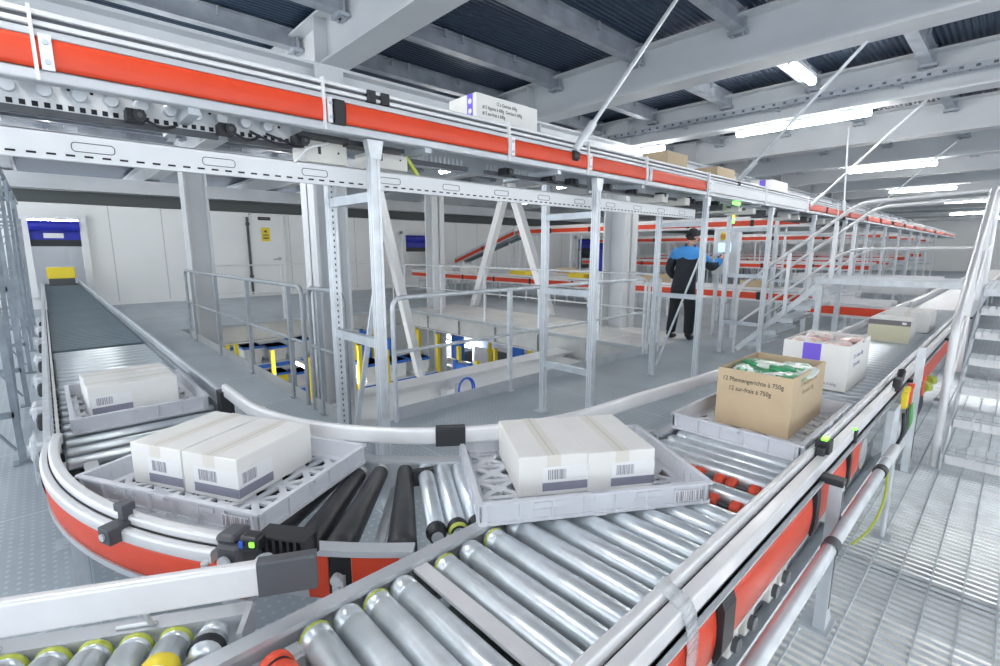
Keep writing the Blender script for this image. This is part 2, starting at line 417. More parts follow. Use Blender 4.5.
# tube lamps
def lamp(c, L, label, grp=None, ax='x'):
    t = thing('tube_lamp', label, 'lamp', c, 0 if ax == 'x' else math.pi/2, grp)
    part_local(M().box(-L/2, L/2, -.04, .04, .03, .075).box(-L/2*.6-.01, -L/2*.6+.01, -.01, .01, .07, .14).box(L/2*.6-.01, L/2*.6+.01, -.01, .01, .07, .14).box(-L/2, -L/2+.03, -.03, .03, -.03, .04).box(L/2-.03, L/2, -.03, .03, -.03, .04), 'housing', LAMPH, t)
    part_local(M().cyl((-L/2, 0, 0), (L/2, 0, 0), .042, n=12), 'tube', LAMP, t)
    return t
lamp((-2.43, 8.10, 3.215), 1.68, 'long bright tube lamp under the second roof girder, crossed by a hanger rod')
lamp((-1.95, 6.5, 3.40), .7, 'short bright tube lamp up between two roof girders, above the long lamp', ax='y')
lamp((-4.75, 8.1, 3.20), .5, 'small pale lamp end seen above the brown cartons on the overhead conveyor')
lamp((-7.44, 5.85, 2.95), 1.0, 'lamp glowing under the overhead conveyor beside the perforated beam')
lamp((-13.1, 4.55, 3.54), 1.2, 'hidden tube lamp added below the roof deck to brighten the white cold store wall')  # added out of sight to brighten the white wall
lamp((-13.1, .35, 3.54), 1.2, 'hidden tube lamp added below the roof deck above the far end of the infeed conveyor')  # another hidden lamp added for the same wall
LX = [(-5.9, .62), (-8.5, 10.9), (-2.2, 13.6), (-12.5, 13.6), (-7.5, 16.4), (-2.3, 19.2), (-12, 22), (-6, 24.8), (-1.5, 24.8), (2.2, 8.15), (3.6, 5.55), (2.5, 13.6), (2.8, 19.2), (-2, 33.2), (3.5, 33.2), (-6, 39), (-1, 39), (3.5, 39)]  # farthest row added to brighten the far wall
for x, y in LX:
    if y == .62: lamp((x, y, 3.1), 1.4, 'added tube lamp hidden behind the red band of the overhead conveyor')  # added behind the band to light the left area
    else: lamp((x, y, 3.2), 1.5, 'far tube lamp added below the roof girders to light the deep hall', 'far ceiling lamps')
# unseen lamps added behind the camera and to its right to light the hall
for x, y in [(1.3, -.4), (-2.2, -.4), (3.4, -.4), (-9., -1.9), (-13., -2.4)]: lamp((x, y, 3.2), 1.5, 'unseen tube lamp added behind the camera position to light the hall', 'added lamps behind the camera')
lamp((XW-2.6, .3, 2.3), 1.2, 'unseen tube lamp added inside the cold store to light the frosted plastic sheet', ax='y')  # added so the dark cold store interior is lit
lamp((XW-1.6, 11.1, 2.5), 1.2, 'unseen tube lamp added inside the cold store to light the gate left of the inclined conveyor', ax='y')  # added so the gate opening is not black
# lamps in the lower hall
for x, y, z in [(-9.81, 3.69, -.9), (-11.5, 8.9, -1.35)]: lamp((x, y, z), 1.4, 'tube lamp glowing in the lower hall seen through the floor opening', 'lower hall lamps')
for x, y in [(1.4, 1.35), (1.0, 2.72), (1.5, 4.15), (.3, 5.9)]: lamp((x, y, -.40), 1.4, 'added tube lamp hidden under the steel grating floor to light the deck below', 'added lamps under the grating')  # hidden lamps added to brighten the deck seen through the bars

# cable ladder along the near side of the second girder
m = M().box(-6, 6, 7.90, 7.906, 3.46, 3.53).box(-6, 6, 8.0, 8.006, 3.46, 3.53)
x = -6
while x < 6: m.box(x-.008, x+.008, 7.9, 8.006, 3.465, 3.48).box(x+.05, x+.09, 7.899, 7.9, 3.48, 3.51, 1); x += .14
x = -5.5
while x < 6: m.box(x-.012, x+.012, 7.93, 8.14, 3.44, 3.46); x += 1.4
tag(m.build('cable_ladder', [PURL, GREYD]), 'dark perforated cable ladder running along the roof girder above the bright lamp', 'cable tray')
# ================================================================== FRONT CONVEYORS
def round_prof(u0, u1, v0, v1, r=.008, n=3):
    P = []
    for (cx, cy, a0) in ((u1-r, v0+r, -90), (u1-r, v1-r, 0), (u0+r, v1-r, 90), (u0+r, v0+r, 180)):
        for i in range(n+1):
            a = math.radians(a0+90*i/n); P.append((cx+r*math.cos(a), cy+r*math.sin(a)))
    return P
def rect(u0, u1, v0, v1): return [(u0, v0), (u1, v0), (u1, v1), (u0, v1)]
def belly(u, v0, v1, b, t=.006, n=6):
    """slightly convex band profile on the +u side"""
    P = [(u+b*math.sin(math.pi*i/n), v0+(v1-v0)*i/n) for i in range(n+1)]
    return P+[(p[0]-t, p[1]) for p in reversed(P)]
def roller_mesh(L, r=.03):
    """along local x from 0 to L"""
    m = M()
    m.rev([(.0, r*.55), (.004, r*.82), (.012, r*.84), (.014, r*.97), (.018, r), (.045, r), (.047, r*.93), (.053, r*.93), (.055, r), (L-.018, r), (L-.014, r*.97), (L-.004, r*.82), (L, r*.55)], (0,0,0), (1,0,0), 18)
    return m
def clamp_bracket(parent, p, ang, s=1.):
    """black screw clamp carrying a rail"""
    m = M(); ca, sa = math.cos(ang), math.sin(ang); ax, ay = (ca, sa, 0), (-sa, ca, 0); c = Vector(p)
    m.frame_box(c, ax, ay, (0,0,1), .026*s, .03*s, .024*s)
    m.frame_box(c+Vector((0,0,.03*s))+Vector(ay)*.03*s, ax, ay, (0,0,1), .014*s, .014*s, .03*s)
    m.frame_box(c+Vector((0,0,.062*s))+Vector(ay)*.03*s, ax, ay, (0,0,1), .022*s, .018*s, .012*s)
    m.cyl(c-Vector(ay)*.031*s, c-Vector(ay)*.036*s, .011*s, m=1)
    return m.build('rail_clamp', [GREYD, GALV2], parent, bevel=.004)

# ---------------------------------------------------------------- main conveyor
main = thing('roller_conveyor', 'main roller conveyor with red side band running from the front towards the stair bridge', 'conveyor', (-.75, 3, 0))
XL, XR = -1.0, -.495
m = M().sweep([(-.012, .47), (.0, .47), (.0, .617), (.016, .617), (.016, .632), (-.026, .632), (-.026, .62), (-.012, .62)], [(-1.016, -.6, 0), (-1.016, .93, 0)])
m.sweep(rect(-.012, .012, .47, .632), [(-1.016, .93, 0), (-1.03, 1.02, 0)])
m.sweep([(-.012, .47), (.0, .47), (.0, .617), (.016, .617), (.016, .632), (-.026, .632), (-.026, .62), (-.012, .62)], [(-1.03, 1.95, 0), (-1.03, 9.2, 0)])
lab(m.build('side_frame', LIP, main), 'grey side frame with a flat top lip')
m = M().sweep(round_prof(-.012, .014, .640, .688), [(-.475, -.6, 0), (-.475, 9.2, 0)])
m.sweep(round_prof(-.019, .018, .618, .668, .006), [(-.434, -.6, 0), (-.434, 9.2, 0)])
m.sweep(rect(-.006, .006, .595, .655), [(-.458, -.6, 0), (-.462, 9.2, 0)], 1)
m.build('guide_rail', [ALU, DARK], main)
m = M().sweep([(-.05, .44), (-.044, .44), (-.044, .60), (.05, .60), (.05, .606), (-.05, .606)], [(-.45, -.6, 0), (-.45, 9.2, 0)])
m.sweep(rect(-.004, .004, .572, .606), [(-.418, -.6, 0), (-.418, 9.2, 0)]).sweep(rect(-.02, .006, .412, .425), [(-.42, -.6, 0), (-.42, 2.6, 0)])
m.build('side_frame', LIP, main)
for y0, y1 in ((-.6, .955), (.965, 1.12), (1.2, 1.93), (2.0, 2.42), (2.47, 2.72), (4.5, 6.6), (6.66, 9.1)):
    M().sweep(belly(.0, .425, .574, .008), [(-.415, y0, 0), (-.415, y1, 0)], sm=True).build('red_band', ORANGE, main)
# rounded end of the band cover, black cover pieces
m = M(); m.rev([(-.006, .075), (.006, .075)], (-.41, 2.73, .50), (1,0,0), 24); m.build('band_end', FASC, main)
def cover(y0, y1, z0=.415, z1=.60, dx=.014):
    m = M().sweep([(-.01, z0), (.006, z0), (dx, z0+.04), (dx, z1-.03), (.01, z1), (-.01, z1)], [(-.413, y0, 0), (-.413, y1, 0)])
    return lab(m.build('joint_cover', BLACK, main, bevel=.003), 'black cover over a joint of the band')
cover(1.125, 1.195, dx=.02); cover(1.94, 1.985); cover(2.43, 2.465)
# clear strap
m2 = M(); P = bend([(-.485, 0, .692), (-.41, 0, .668), (-.396, 0, .60), (-.40, 0, .40)], .03, 4)
for a, b in zip(P[:-1], P[1:]):
    d = (b-a).normalized(); n = Vector((d.z, 0, -d.x))*.0015
    m2.add([a+Vector((0,.935,0))-n, b+Vector((0,.935,0))-n, b+Vector((0,.985,0))-n, a+Vector((0,.985,0))-n, a+Vector((0,.935,0))+n, b+Vector((0,.935,0))+n, b+Vector((0,.985,0))+n, a+Vector((0,.985,0))+n],
           [(0,1,2,3),(7,6,5,4),(0,4,5,1),(3,2,6,7),(0,3,7,4),(1,5,6,2)], 0, True)
lab(m2.build('clear_strap', MESHG, main), 'clear plastic strap over the rail')
# rollers
RR = .0355
rl = roller_mesh(XR-XL, RR)
ys = [-.53, -.45, -.37, -.29, -.21, -.13, -.05, .03, .11, .35, .427, .502, .577, .71, .80, .89, .985, 1.075, 1.165, 1.25, 1.335, 1.42, 1.50, 1.665, 1.835, 1.905, 1.98]
y = 2.07
while y < 9.1: ys.append(y); y += .1
r0 = None
for y in ys:
    if r0 is None:
        r0 = rl.build('roller', ROLL); r0.location = (XL+.75, y-3, ZR-RR); r0.parent = main
    else:
        c = r0.copy(); C.objects.link(c); c.location = (XL+.75, y-3, ZR-RR)
# drive rings at the roller ends
for i, y in enumerate(ys[7:16]):
    if i % 2 == 0: lab(M().rev([(0, .034), (.003, .0372), (.008, .0372), (.011, .034)], (XL+.016, y, ZR-RR), (1,0,0), 18).build('drive_ring', LIME, main), 'yellow-green drive ring')
# motor roller with red rings
mr = M().rev([(0, .02), (.01, .034), (.03, .036), (.03, .030), (.05, .030), (.05, .036), (.085, .036), (.085, .028), (.3, .028), (.32, .02)], (XL+.03, .255, ZR-.032), (1,0,0), 20)
lab(mr.build('motor_roller', RED, main), 'motor roller with thick red rubber rings')
M().rev([(0, .03), (.01, .03)], (XL+.055, .255, ZR-.03), (1,0,0)).rev([(0, .034), (.006, .034)], (XL+.115, .255, ZR-.03), (1,0,0)).build('ring_collar', BLACK, main)
M().box(XL+.0, XL+.05, .2, .315, .55, .592).box(XL+.01, XL+.04, .285, .315, .59, .6).build('motor_plate', GALV2, main)
M().box(XL, XR, .622, .664, ZR-.02, ZR-.010).build('cover_strip', ALU, main)
# rows of red wheels
for y in (1.585, 1.75):
    a = M().cyl((XL+.02, y, ZR-.03), (XR-.01, y, ZR-.03), .010).build('wheel_shaft', GREYD, main)
    for k in range(4):
        x = XL+.085+k*.122
        for dx in (0, .044):
            M().rev([(-.017, .02), (-.015, .027), (.015, .027), (.017, .02)], (x+dx, y, ZR-.0285), (1,0,0), 14).build('red_wheel', RED, a)
        M().box(x-.03, x+.08, y-.012, y+.012, ZR-.075, ZR-.035).build('wheel_holder', BLACK, a)
# slotted ducts and bottom sheet under the rollers
for y in (.757, .845, .94):
    m = M().box(XL+.06, XR, y-.016, y+.016, .515, .55, 0)
    x = XL+.08
    while x < XR-.02:
        m.box(x, x+.007, y-.018, y+.018, .53, .575, 1); x += .021
    m.build('slotted_duct', [DARK, FASC], main)
M().box(XL, XR, -.5, 9.1, .44, .445).build('bottom_sheet', mat('bottom_sheet_green', (.34, .38, .35), .5), main)
for y in (.1, .8, 1.54, 2.6, 3.6, 4.6, 5.6, 6.6, 7.6, 8.6): M().box(XL-.02, XR+.02, y-.03, y+.03, .40, .44).build('cross_member', GALV, main)
# drives hanging at the right side
for y in (.62, 1.3, 1.42, 1.62, 1.72, 2.3):
    M().box(-.47, -.425, y-.03, y+.03, .32, .41).cyl((-.43, y, .355), (-.41, y, .355), .022, m=1).build('drive_box', [BEIGE, GREYD], main, bevel=.004)
m = M().sweep([(-.07, .22), (.0, .30), (.003, .295), (-.068, .212)], [(-.41, .75, 0), (-.41, 3.5, 0)])
m.sweep(rect(-.072, -.068, .212, .34), [(-.41, .75, 0), (-.41, 3.5, 0)]); m.build('drip_sheet', GALV2, main)
lab(M().tube(bend([(-.43, .86, .40), (-.40, .88, .36), (-.40, .93, .34), (-.44, .95, .30)], .03), .008).build('blue_cable', BLUEC, main), 'short loop of blue cable')
lab(M().box(-.45, -.415, .83, .87, .30, .41).build('cable_box', YELL, main, bevel=.004), 'small dull yellow cable box')
# legs, right side (in front of the band) and left side
for y in (2.04, 4.02, 6.2, 8.4):
    m = M().box(-.385, -.345, y-.022, y+.022, .012, .60).box(-.387, -.343, y-.008, y+.008, .1, .58, 1).box(-.43, -.33, y-.05, y+.09, 0, .012)
    m.add([(-.345, y+.022, .012), (-.345, y+.08, .012), (-.345, y+.022, .09), (-.35, y+.022, .012), (-.35, y+.08, .012), (-.35, y+.022, .09)], [(0,1,2),(5,4,3),(0,3,4,1),(1,4,5,2),(2,5,3,0)])
    m.build('leg', [GALV, GREYD], main)
    M().box(-.42, -.342, y-.026, y+.026, .60, .625).build('leg_bracket', BLACK, main, bevel=.004)
for y in (.3, 2.3, 4.2, 6.2, 8.4): M().box(-1.06, -1.02, y-.02, y+.02, .012, .5).box(-1.09, -.99, y-.05, y+.05, 0, .012).build('leg', GALV, main)
# photo sensor with green light on the rail, and its cable
s = M().box(-.47, -.42, 2.13, 2.19, .66, .72).box(-.46, -.43, 2.10, 2.135, .64, .70).build('light_sensor', BLACK, main, bevel=.005)
M().box(-.452, -.432, 2.135, 2.175, .72, .728).build('status_light', LED, s)
s = M().box(-.43, -.405, 2.53, 2.56, .60, .665).build('light_sensor', BLACK, main, bevel=.005)
M().box(-.425, -.41, 2.535, 2.555, .665, .67).build('status_light', LED, s)
# junction cluster by the stair
lab(M().box(-.43, -.40, 3.52, 3.58, .64, .72).box(-.415, -.385, 3.46, 3.53, .67, .73).cyl((-.41, 3.6, .70), (-.41, 3.66, .74), .02).build('cable_gland', BLACK, main, bevel=.005), 'black sensor cluster clamped on the rail')
for dx, y, z, mt, nm in ((0, 3.62, .58, YELL, 'yellow_connector'), (.0, 3.78, .57, RED, 'red_connector'), (.02, 4.12, .56, RED, 'red_connector'), (.03, 4.3, .53, LIME, 'lime_connector'), (.03, 4.55, .53, LIME, 'lime_connector')):
    if 'lime' in nm: M().cyl((-.39+dx, y-.02, z), (-.37+dx, y+.02, z), .035).build(nm, mt, main, bevel=.004)
    else: M().box(-.39+dx, -.36+dx, y-.03, y+.03, z-.05, z+.05).box(-.385+dx, -.355+dx, y-.02, y+.02, z+.05, z+.08).build(nm, mt, main, bevel=.004)
for k, y in enumerate((3.6, 3.75, 3.9, 4.1, 4.35)):
    M().tube(bend([(-.37, y, .5), (-.36, y+.05, .34), (-.41, y-.1, .26), (-.42, y-.25, .12)], .08), .009, 7).build('cable', [BLACK, GREYD, GREEN, BLACK, GREYD][k], main)
M().box(-.41, -.375, 3.3, 3.5, .30, .58).box(-.41, -.375, 3.62, 4.4, .2, .45).build('control_box', GALV2, main, bevel=.004)
M().box(-.385, -.345, 3.98, 4.02, .0, .84).build('upright_post', GALV2, main)
# left rail far along
M().sweep(round_prof(-.014, .014, .66, .72), [(-1.07, 3.05, 0), (-1.07, 9.2, 0)]).build('guide_rail', ALU, main)
M().sweep(rect(-.006, .006, .42, .66), [(-1.06, 2.9, 0), (-1.06, 9.2, 0)]).build('side_plate', LIP, main)

# ---------------------------------------------------------------- curve
CXc, CYc = -2.4, 1.8
crv = thing('curved_roller_conveyor', 'curved roller conveyor with black tapered rollers and red band, feeding the main conveyor', 'conveyor', (CXc, CYc, 0))
A = lambda r, a0, a1, n=24, z=0: arc(CXc, CYc, r, a0, a1, n, z)
# travelling with growing angle, the right-hand side (+u) points away from the centre
M().sweep(round_prof(-.016, .016, .670, .708), A(1.852, -97, -56., 30), sm=True).build('outer_guide_rail', ALU, crv)
m = M().sweep(round_prof(-.014, .014, .644, .682), A(1.881, -97, -56., 30), sm=True).sweep(rect(-.004, .004, .64, .685), A(1.868, -97, -56.1, 30), 1)
m.build('outer_rail', [ALU, DARK], crv)
M().sweep(belly(.0, .552, .648, .006), A(1.884, -92.5, -53.5, 30), sm=True).build('red_band', ORANGE, crv)
M().sweep(rect(-.02, .006, .533, .552), A(1.884, -96, -53, 30)).build('lower_lip', LIP, crv)
lab(M().sweep(belly(.0, .53, .67, .010), A(1.888, -93.5, -90, 3), sm=True).build('joint_cover', BLACK, crv), 'black cover over the band joint')
M().sweep(rect(-.002, .003, .55, .74), A(1.915, -96.5, -93.2, 4)).build('end_strap', MESHG, crv)
# inner guide
pin = [(-2.75, .615, 0)]+A(1.185, -90, -3, 28)+[(-1.195, 2.05, 0), (-1.15, 2.5, 0), (-1.12, 2.95, 0)]
M().sweep(round_prof(-.016, .014, .700, .766, .012), pin, sm=True).build('inner_guide_rail', ALU, crv)
lab(M().sweep(round_prof(-.022, .022, .695, .771, .006), A(1.185, -39.5, -34.0, 5)).build('joint_sleeve', BLACK, crv), 'black sleeve joining the inner guide rail')
for a in (-84, -52, -20):
    c = (CXc+1.15*math.cos(math.radians(a)), CYc+1.15*math.sin(math.radians(a)))
    M().bar((*c, .45), (*c, .75), .03, .012).build('guide_bracket', GALV, crv)
M().sweep([(-.006, .47), (.012, .47), (.012, .626), (.028, .626), (.028, .636), (-.03, .636), (-.03, .626), (-.006, .626)], A(1.185, -90, -26, 20)).build('inner_frame', LIP, crv)
# outer frame carrying the roller ends
m = M().sweep([(-.006, .47), (.006, .47), (.006, .615), (.024, .615), (.024, .633), (-.02, .633), (-.02, .624), (-.006, .624)], A(1.752, -90, -40.3, 24))
m.build('outer_frame', LIP, crv)
M().sweep(belly(.0, .475, .612, .002), A(1.762, -50.2, -48.2, 3)).build('red_band', ORANGE, crv)
M().sweep(belly(.0, .475, .612, .002), A(1.762, -46.0, -40.3, 4)).build('red_band', ORANGE, crv)
def on_arc(r, a, z): return Vector((CXc+r*math.cos(math.radians(a)), CYc+r*math.sin(math.radians(a)), z))
u = Vector((math.cos(math.radians(-47.1)), math.sin(math.radians(-47.1)), 0)); tt = Vector((-u.y, u.x, 0))
M().frame_box(on_arc(1.757, -47.1, .545), u, tt, (0,0,1), .008, .03, .065).frame_box(on_arc(1.772, -47.1, .53), u, tt, (0,0,1), .012, .016, .024, 1).cyl(on_arc(1.78, -46.9, .52), on_arc(1.80, -46.9, .52), .012, m=1).cyl(on_arc(1.772, -47.2, .55), on_arc(1.79, -47.2, .55), .016, m=1).build('drive_coupling', [DARK, GALV2], crv)
M().cyl(on_arc(1.765, -41.3, .60), on_arc(1.778, -41.3, .60), .011, n=8).build('bolt', GALV2, crv)
# tapered rollers
RE = [((-1.575, .958), (-1.125, .662)), ((-1.625, .886), (-1.246, .517)), ((-1.665, .816), (-1.318, .445))]
for k in range(8):
    a = math.radians(-56.6-4.5*k); RE.append(((CXc+1.20*math.cos(a), CYc+1.20*math.sin(a)), (CXc+1.742*math.cos(a), CYc+1.742*math.sin(a))))
for k, (e_in, e_out) in enumerate(RE):
    p0 = Vector((*e_in, ZR-.031)); p1 = Vector((*e_out, ZR-.048))
    d = p1-p0; L = d.length
    r = M().rev([(.03, .028), (.04, .0295), (L*.5, .037), (L*.5+.002, .0377), (L-.045, .045), (L-.012, .046), (L-.006, .04), (L, .02)], p0, d, 18).build('tapered_roller', ROLLD, crv)
    lab(M().rev([(0, .013), (.004, .025), (.036, .0275), (.038, .018)], p0, d, 16).build('end_cap', WHITE, r), 'white end cap')
    if k == len(RE)-1: continue
    (n_in, n_out) = RE[k+1]
    M().bar(((e_in[0]+n_in[0])/2, (e_in[1]+n_in[1])/2, .51), ((e_out[0]+n_out[0])/2, (e_out[1]+n_out[1])/2, .51), .03, .02).build('cross_bar', GALV2, crv)
# straight silver rollers of the outlet, at an angle to the main conveyor
dd = Vector((.8686, -.4955, 0)); st_ = Vector((.42, .907, 0))*.066
for k in range(8):
    p0 = Vector((-1.532, 1.018, ZR-.03))+st_*k; L = .505 if k < 3 else max(.12, (-1.075-p0.x)/dd.x)
    r = M().rev([(0, .017), (.004, .026), (.02, .0285), (.03, .0295), (L-.05, .0295), (L-.05, .024), (L, .018)], p0, dd, 18).build('silver_roller', ROLL, crv)
    M().rev([(L-.048, .03), (L-.04, .033), (L-.03, .033), (L-.024, .027), (L-.004, .025)], p0, dd, 16).build('end_cap', BLACK, r)
    if k in (1, 4): lab(M().rev([(L-.024, .026), (L-.018, .031), (L-.012, .031), (L-.006, .026)], p0, dd, 16).build('drive_ring', LIME, r), 'lime drive ring')
M().sweep(rect(-.012, .012, .47, .632), [(-1.30, 1.45, 0), (-1.06, 1.98, 0)]).build('outlet_frame', LIP, crv)
M().frame_box((-1.46, .965, .60), (.42, .907, 0), (.907, -.42, 0), (0,0,1), .04, .012, .03).build('chain_guard', BLACK, crv)
# leg
for a in (-80, -56):
    c = on_arc(1.85, a, 0); o = M().box(c.x-.02, c.x+.02, c.y-.02, c.y+.02, .012, .53).box(c.x-.006, c.x+.006, c.y-.022, c.y+.022, .012, .53, 1).box(c.x-.06, c.x+.06, c.y-.06, c.y+.06, 0, .012)
    o.build('leg', [GALV, FASC], crv)
clamp_bracket(crv, on_arc(1.895, -66.5, .672), math.radians(23.5), 1.0)
# end block where the two guides meet: grey head, sensor, ribbed wedge
h = on_arc(1.862, -55.2, .672); uu = Vector((math.cos(math.radians(36.4)), math.sin(math.radians(36.4)), 0)); vv = Vector((uu.y, -uu.x, 0))
b = M().frame_box(h+uu*.03, uu, vv, (0,0,1), .035, .04, .04).frame_box(h+uu*.02+Vector((0,0,.048)), uu, vv, (0,0,1), .03, .035, .012).build('end_block', GREYD, crv, bevel=.012)
M().cyl(h+uu*.03+vv*.05, h+uu*.03+vv*.058, .017).build('screw', GALV2, b)
m = M()
for k in range(7): m.frame_box(h+uu*(.10+.02*k)+Vector((0,0,.022))-vv*.02, uu, vv, (0,0,1), .004, .028, .028)
m.frame_box(h+uu*.16-vv*.048+Vector((0,0,.022)), uu, vv, (0,0,1), .07, .005, .03).frame_box(h+uu*.16-vv*.02+Vector((0,0,.052)), uu, vv, (0,0,1), .07, .03, .003)
m.build('ribbed_wedge', BLACK, crv)
s = M().frame_box(h+uu*.092+vv*.02+Vector((0,0,.048)), uu, vv, (0,0,1), .026, .02, .02).build('light_sensor', BLACK, crv, bevel=.008)
M().frame_box(h+uu*.105+vv*.0425+Vector((0,0,.052)), uu, vv, (0,0,1), .006, .002, .006).build('status_light', LED, s)
M().frame_box(h+uu*.075+vv*.0425+Vector((0,0,.050)), uu, vv, (0,0,1), .005, .002, .009).build('lens', BLUEC, s)
M().frame_box(h+uu*.14+vv*.045+Vector((0,0,-.005)), uu, vv, (0,0,1), .035, .02, .018).cyl(h+uu*.14+vv*.045, h+uu*.14+vv*.045+Vector((0,0,.025)), .02).build('clamp_lever', GALV2, crv, bevel=.008)
M().cyl(h-uu*.02+vv*.06+Vector((0,0,-.06)), h-uu*.02+vv*.06, .009).build('clamp_pin', GALV2, crv)

# ---------------------------------------------------------------- spur conveyor in the left foreground
sp = thing('spur_roller_conveyor', 'short conveyor in the left foreground with yellow ringed rollers, angled to the main conveyor', 'conveyor', (-1.4, -.2, 0))
s1, q1 = Vector((.485, .8745, 0)), Vector((.8745, -.485, 0))
e0 = Vector((-1.125, .255, 0))
M().sweep([(-.028, .49), (-.024, .49), (-.024, .628), (.012, .628), (.012, .612), (.016, .612), (.016, .632), (-.028, .632)], [e0-s1*1.1, e0]).build('side_frame', LIP, sp)
M().frame_box(e0+Vector((0,0,.60))+q1*.03, s1, q1, (0,0,1), .006, .05, .035).build('end_plate', LIP, sp)
for k in range(10):
    p0 = e0-s1*(.065+.075*k)+q1*.016+Vector((0,0,.605)); L = min(.46, (-1.062-p0.x)/q1.x)
    if L < .06: continue
    r = M().rev([(0, .018), (.004, .028), (.03, .033), (.03, .029), (.036, .029), (.038, .035), (L-.03, .035), (L-.004, .03), (L, .018)], p0, q1, 18).build('roller', ROLL, sp)
    if k != 0: lab(M().rev([(.008, .031), (.012, .0345), (.018, .0345), (.022, .031)], p0, q1, 18).build('drive_ring', LIME, r), 'yellow-green drive ring')
    else: M().rev([(.05, .035), (.055, .038), (.065, .038), (.07, .035)], p0, q1, 18).build('drive_ring', BLACK, r)
    if k == 1: lab(M().rev([(L-.05, .035), (L-.04, .038), (L-.025, .038), (L-.015, .03)], p0, q1, 18).build('end_ring', YELL, r), 'yellow end ring')
M().sweep(rect(-.01, .3, .50, .505), [e0-s1*1.1+q1*.02, e0-s1*.35+q1*.02]).build('bottom_sheet', FASC, sp)
g0, g1 = Vector((-1.585, -.72, 0)), Vector((-1.058, .266, 0)); gs = (g1-g0).normalized()
M().sweep(round_prof(-.013, .013, .705, .782, .008), [g0, g1]).build('guide_beam', ALU, sp)
gend = g1+gs*.13
M().sweep(round_prof(-.015, .015, .702, .785, .005), [g1, g1+gs*.06, g1+gs*.12]).build('beam_end', GREYD, sp, bevel=.003)
for k, t in enumerate((.55, .80)):
    p = g0+(g1-g0)*t
    M().tube(bend([(p.x, p.y, .72), (p.x-q1.x*.02, p.y-q1.y*.02, .66), (p.x-q1.x*.055, p.y-q1.y*.055, .637), (p.x-q1.x*.055-.04, p.y-q1.y*.055-.07, .637)], .02), .005, 8).build('guide_bracket', GALV2, sp)
for k, (t, b_) in enumerate(((.25, 0), (.85, 0))):
    p = e0-s1*t; M().box(p.x-.025, p.x+.015, p.y-.02, p.y+.02, .0, .5).build('leg', GALV, sp)

# ---------------------------------------------------------------- infeed conveyor from the cold store
inf = thing('infeed_roller_conveyor', 'straight roller conveyor with dark belt coming from the gate with the blue curtain', 'conveyor', (-8, .29, 0))
Y0, Y1 = -.025, .585
rl2 = M().rev([(.0, .016), (.006, .022), (.012, .025), (Y1-Y0-.012, .025), (Y1-Y0, .016)], (0,0,0), (0,1,0), 14)
rr = None; x = -2.5
while x > -5.35:
    if rr is None: rr = rl2.build('roller', ROLL); rr.parent = inf; rr.location = (x+8, Y0-.29, ZR-.025)
    else: c = rr.copy(); C.objects.link(c); c.location = (x+8, Y0-.29, ZR-.025)
    x -= .13
M().box(-5.4, -16.4, Y0, Y1, ZR-.05, ZR-.008).build('belt', BELT, inf)
m = M()
x = -5.45
while x > -16.3: m.box(x-.006, x+.006, Y0, Y1, ZR-.008, ZR-.004); x -= .1
m.build('belt_ribs', mat('belt_rib', (.17, .22, .25), .5), inf)
M().box(-2.45, -16.4, Y0, Y1, .54, .545).build('bottom_sheet', DARK, inf)
m = M().sweep(rect(-.012, .012, .45, .63), [(-16.4, Y1+.03, 0), (-2.75, Y1+.03, 0)]).sweep(round_prof(-.012, .014, .66, .715, .008), [(-16.4, Y1+.03, 0), (-2.78, Y1+.03, 0)])
m.build('guide_rail', GALV, inf)
m = M().sweep(rect(-.01, .01, .45, .64), [(-16.4, Y0-.03, 0), (-2.5, Y0-.03, 0)]).sweep(rect(-.012, .012, .66, .70), [(-16.4, Y0-.045, 0), (-2.62, Y0-.045, 0)])
m.build('side_frame', GALV2, inf)
m = M(); x = -2.55
while x > -9: m.box(x-.02, x+.02, Y0-.025, Y0+.0, ZR-.02, ZR+.022, 1).cyl((x-.03, Y0-.012, ZR+.012), (x+.03, Y0-.012, ZR+.012), .012, n=8, m=1); x -= .1
m.box(-16, -2.5, Y0-.018, Y0-.006, ZR+.03, ZR+.04, 0)
m.build('drive_chain', [ALU, BLACK], inf)
for k, x in enumerate((-2.95, -3.65, -4.5, -5.4, -6.4, -7.4, -8.4)):
    M().box(x-.13, x+.03, Y0-.115, Y0-.05, .50, .60).box(x+.03, x+.11, Y0-.10, Y0-.05, .47, .56, 1).cyl((x-.05, Y0-.115, .55), (x-.05, Y0-.125, .55), .03).build('drive_motor', [LIP, BLACK], inf, bevel=.02)
for x in (-3.1, -5.2, -7.4, -9.6, -11.8, -14):
    for y in (Y0-.04, Y1+.03): M().box(x-.02, x+.02, y-.02, y+.02, .012, .46).box(x-.05, x+.05, y-.05, y+.05, 0, .012).build('leg', GALV, inf)
    M().cyl((x, Y1+.05, .56), (x, Y1+.09, .56), .03).build('rail_bracket', ALU, inf)
M().box(-2.80, -2.72, Y1+.0, Y1+.06, .48, .73).build('rail_end', BLACK, inf)

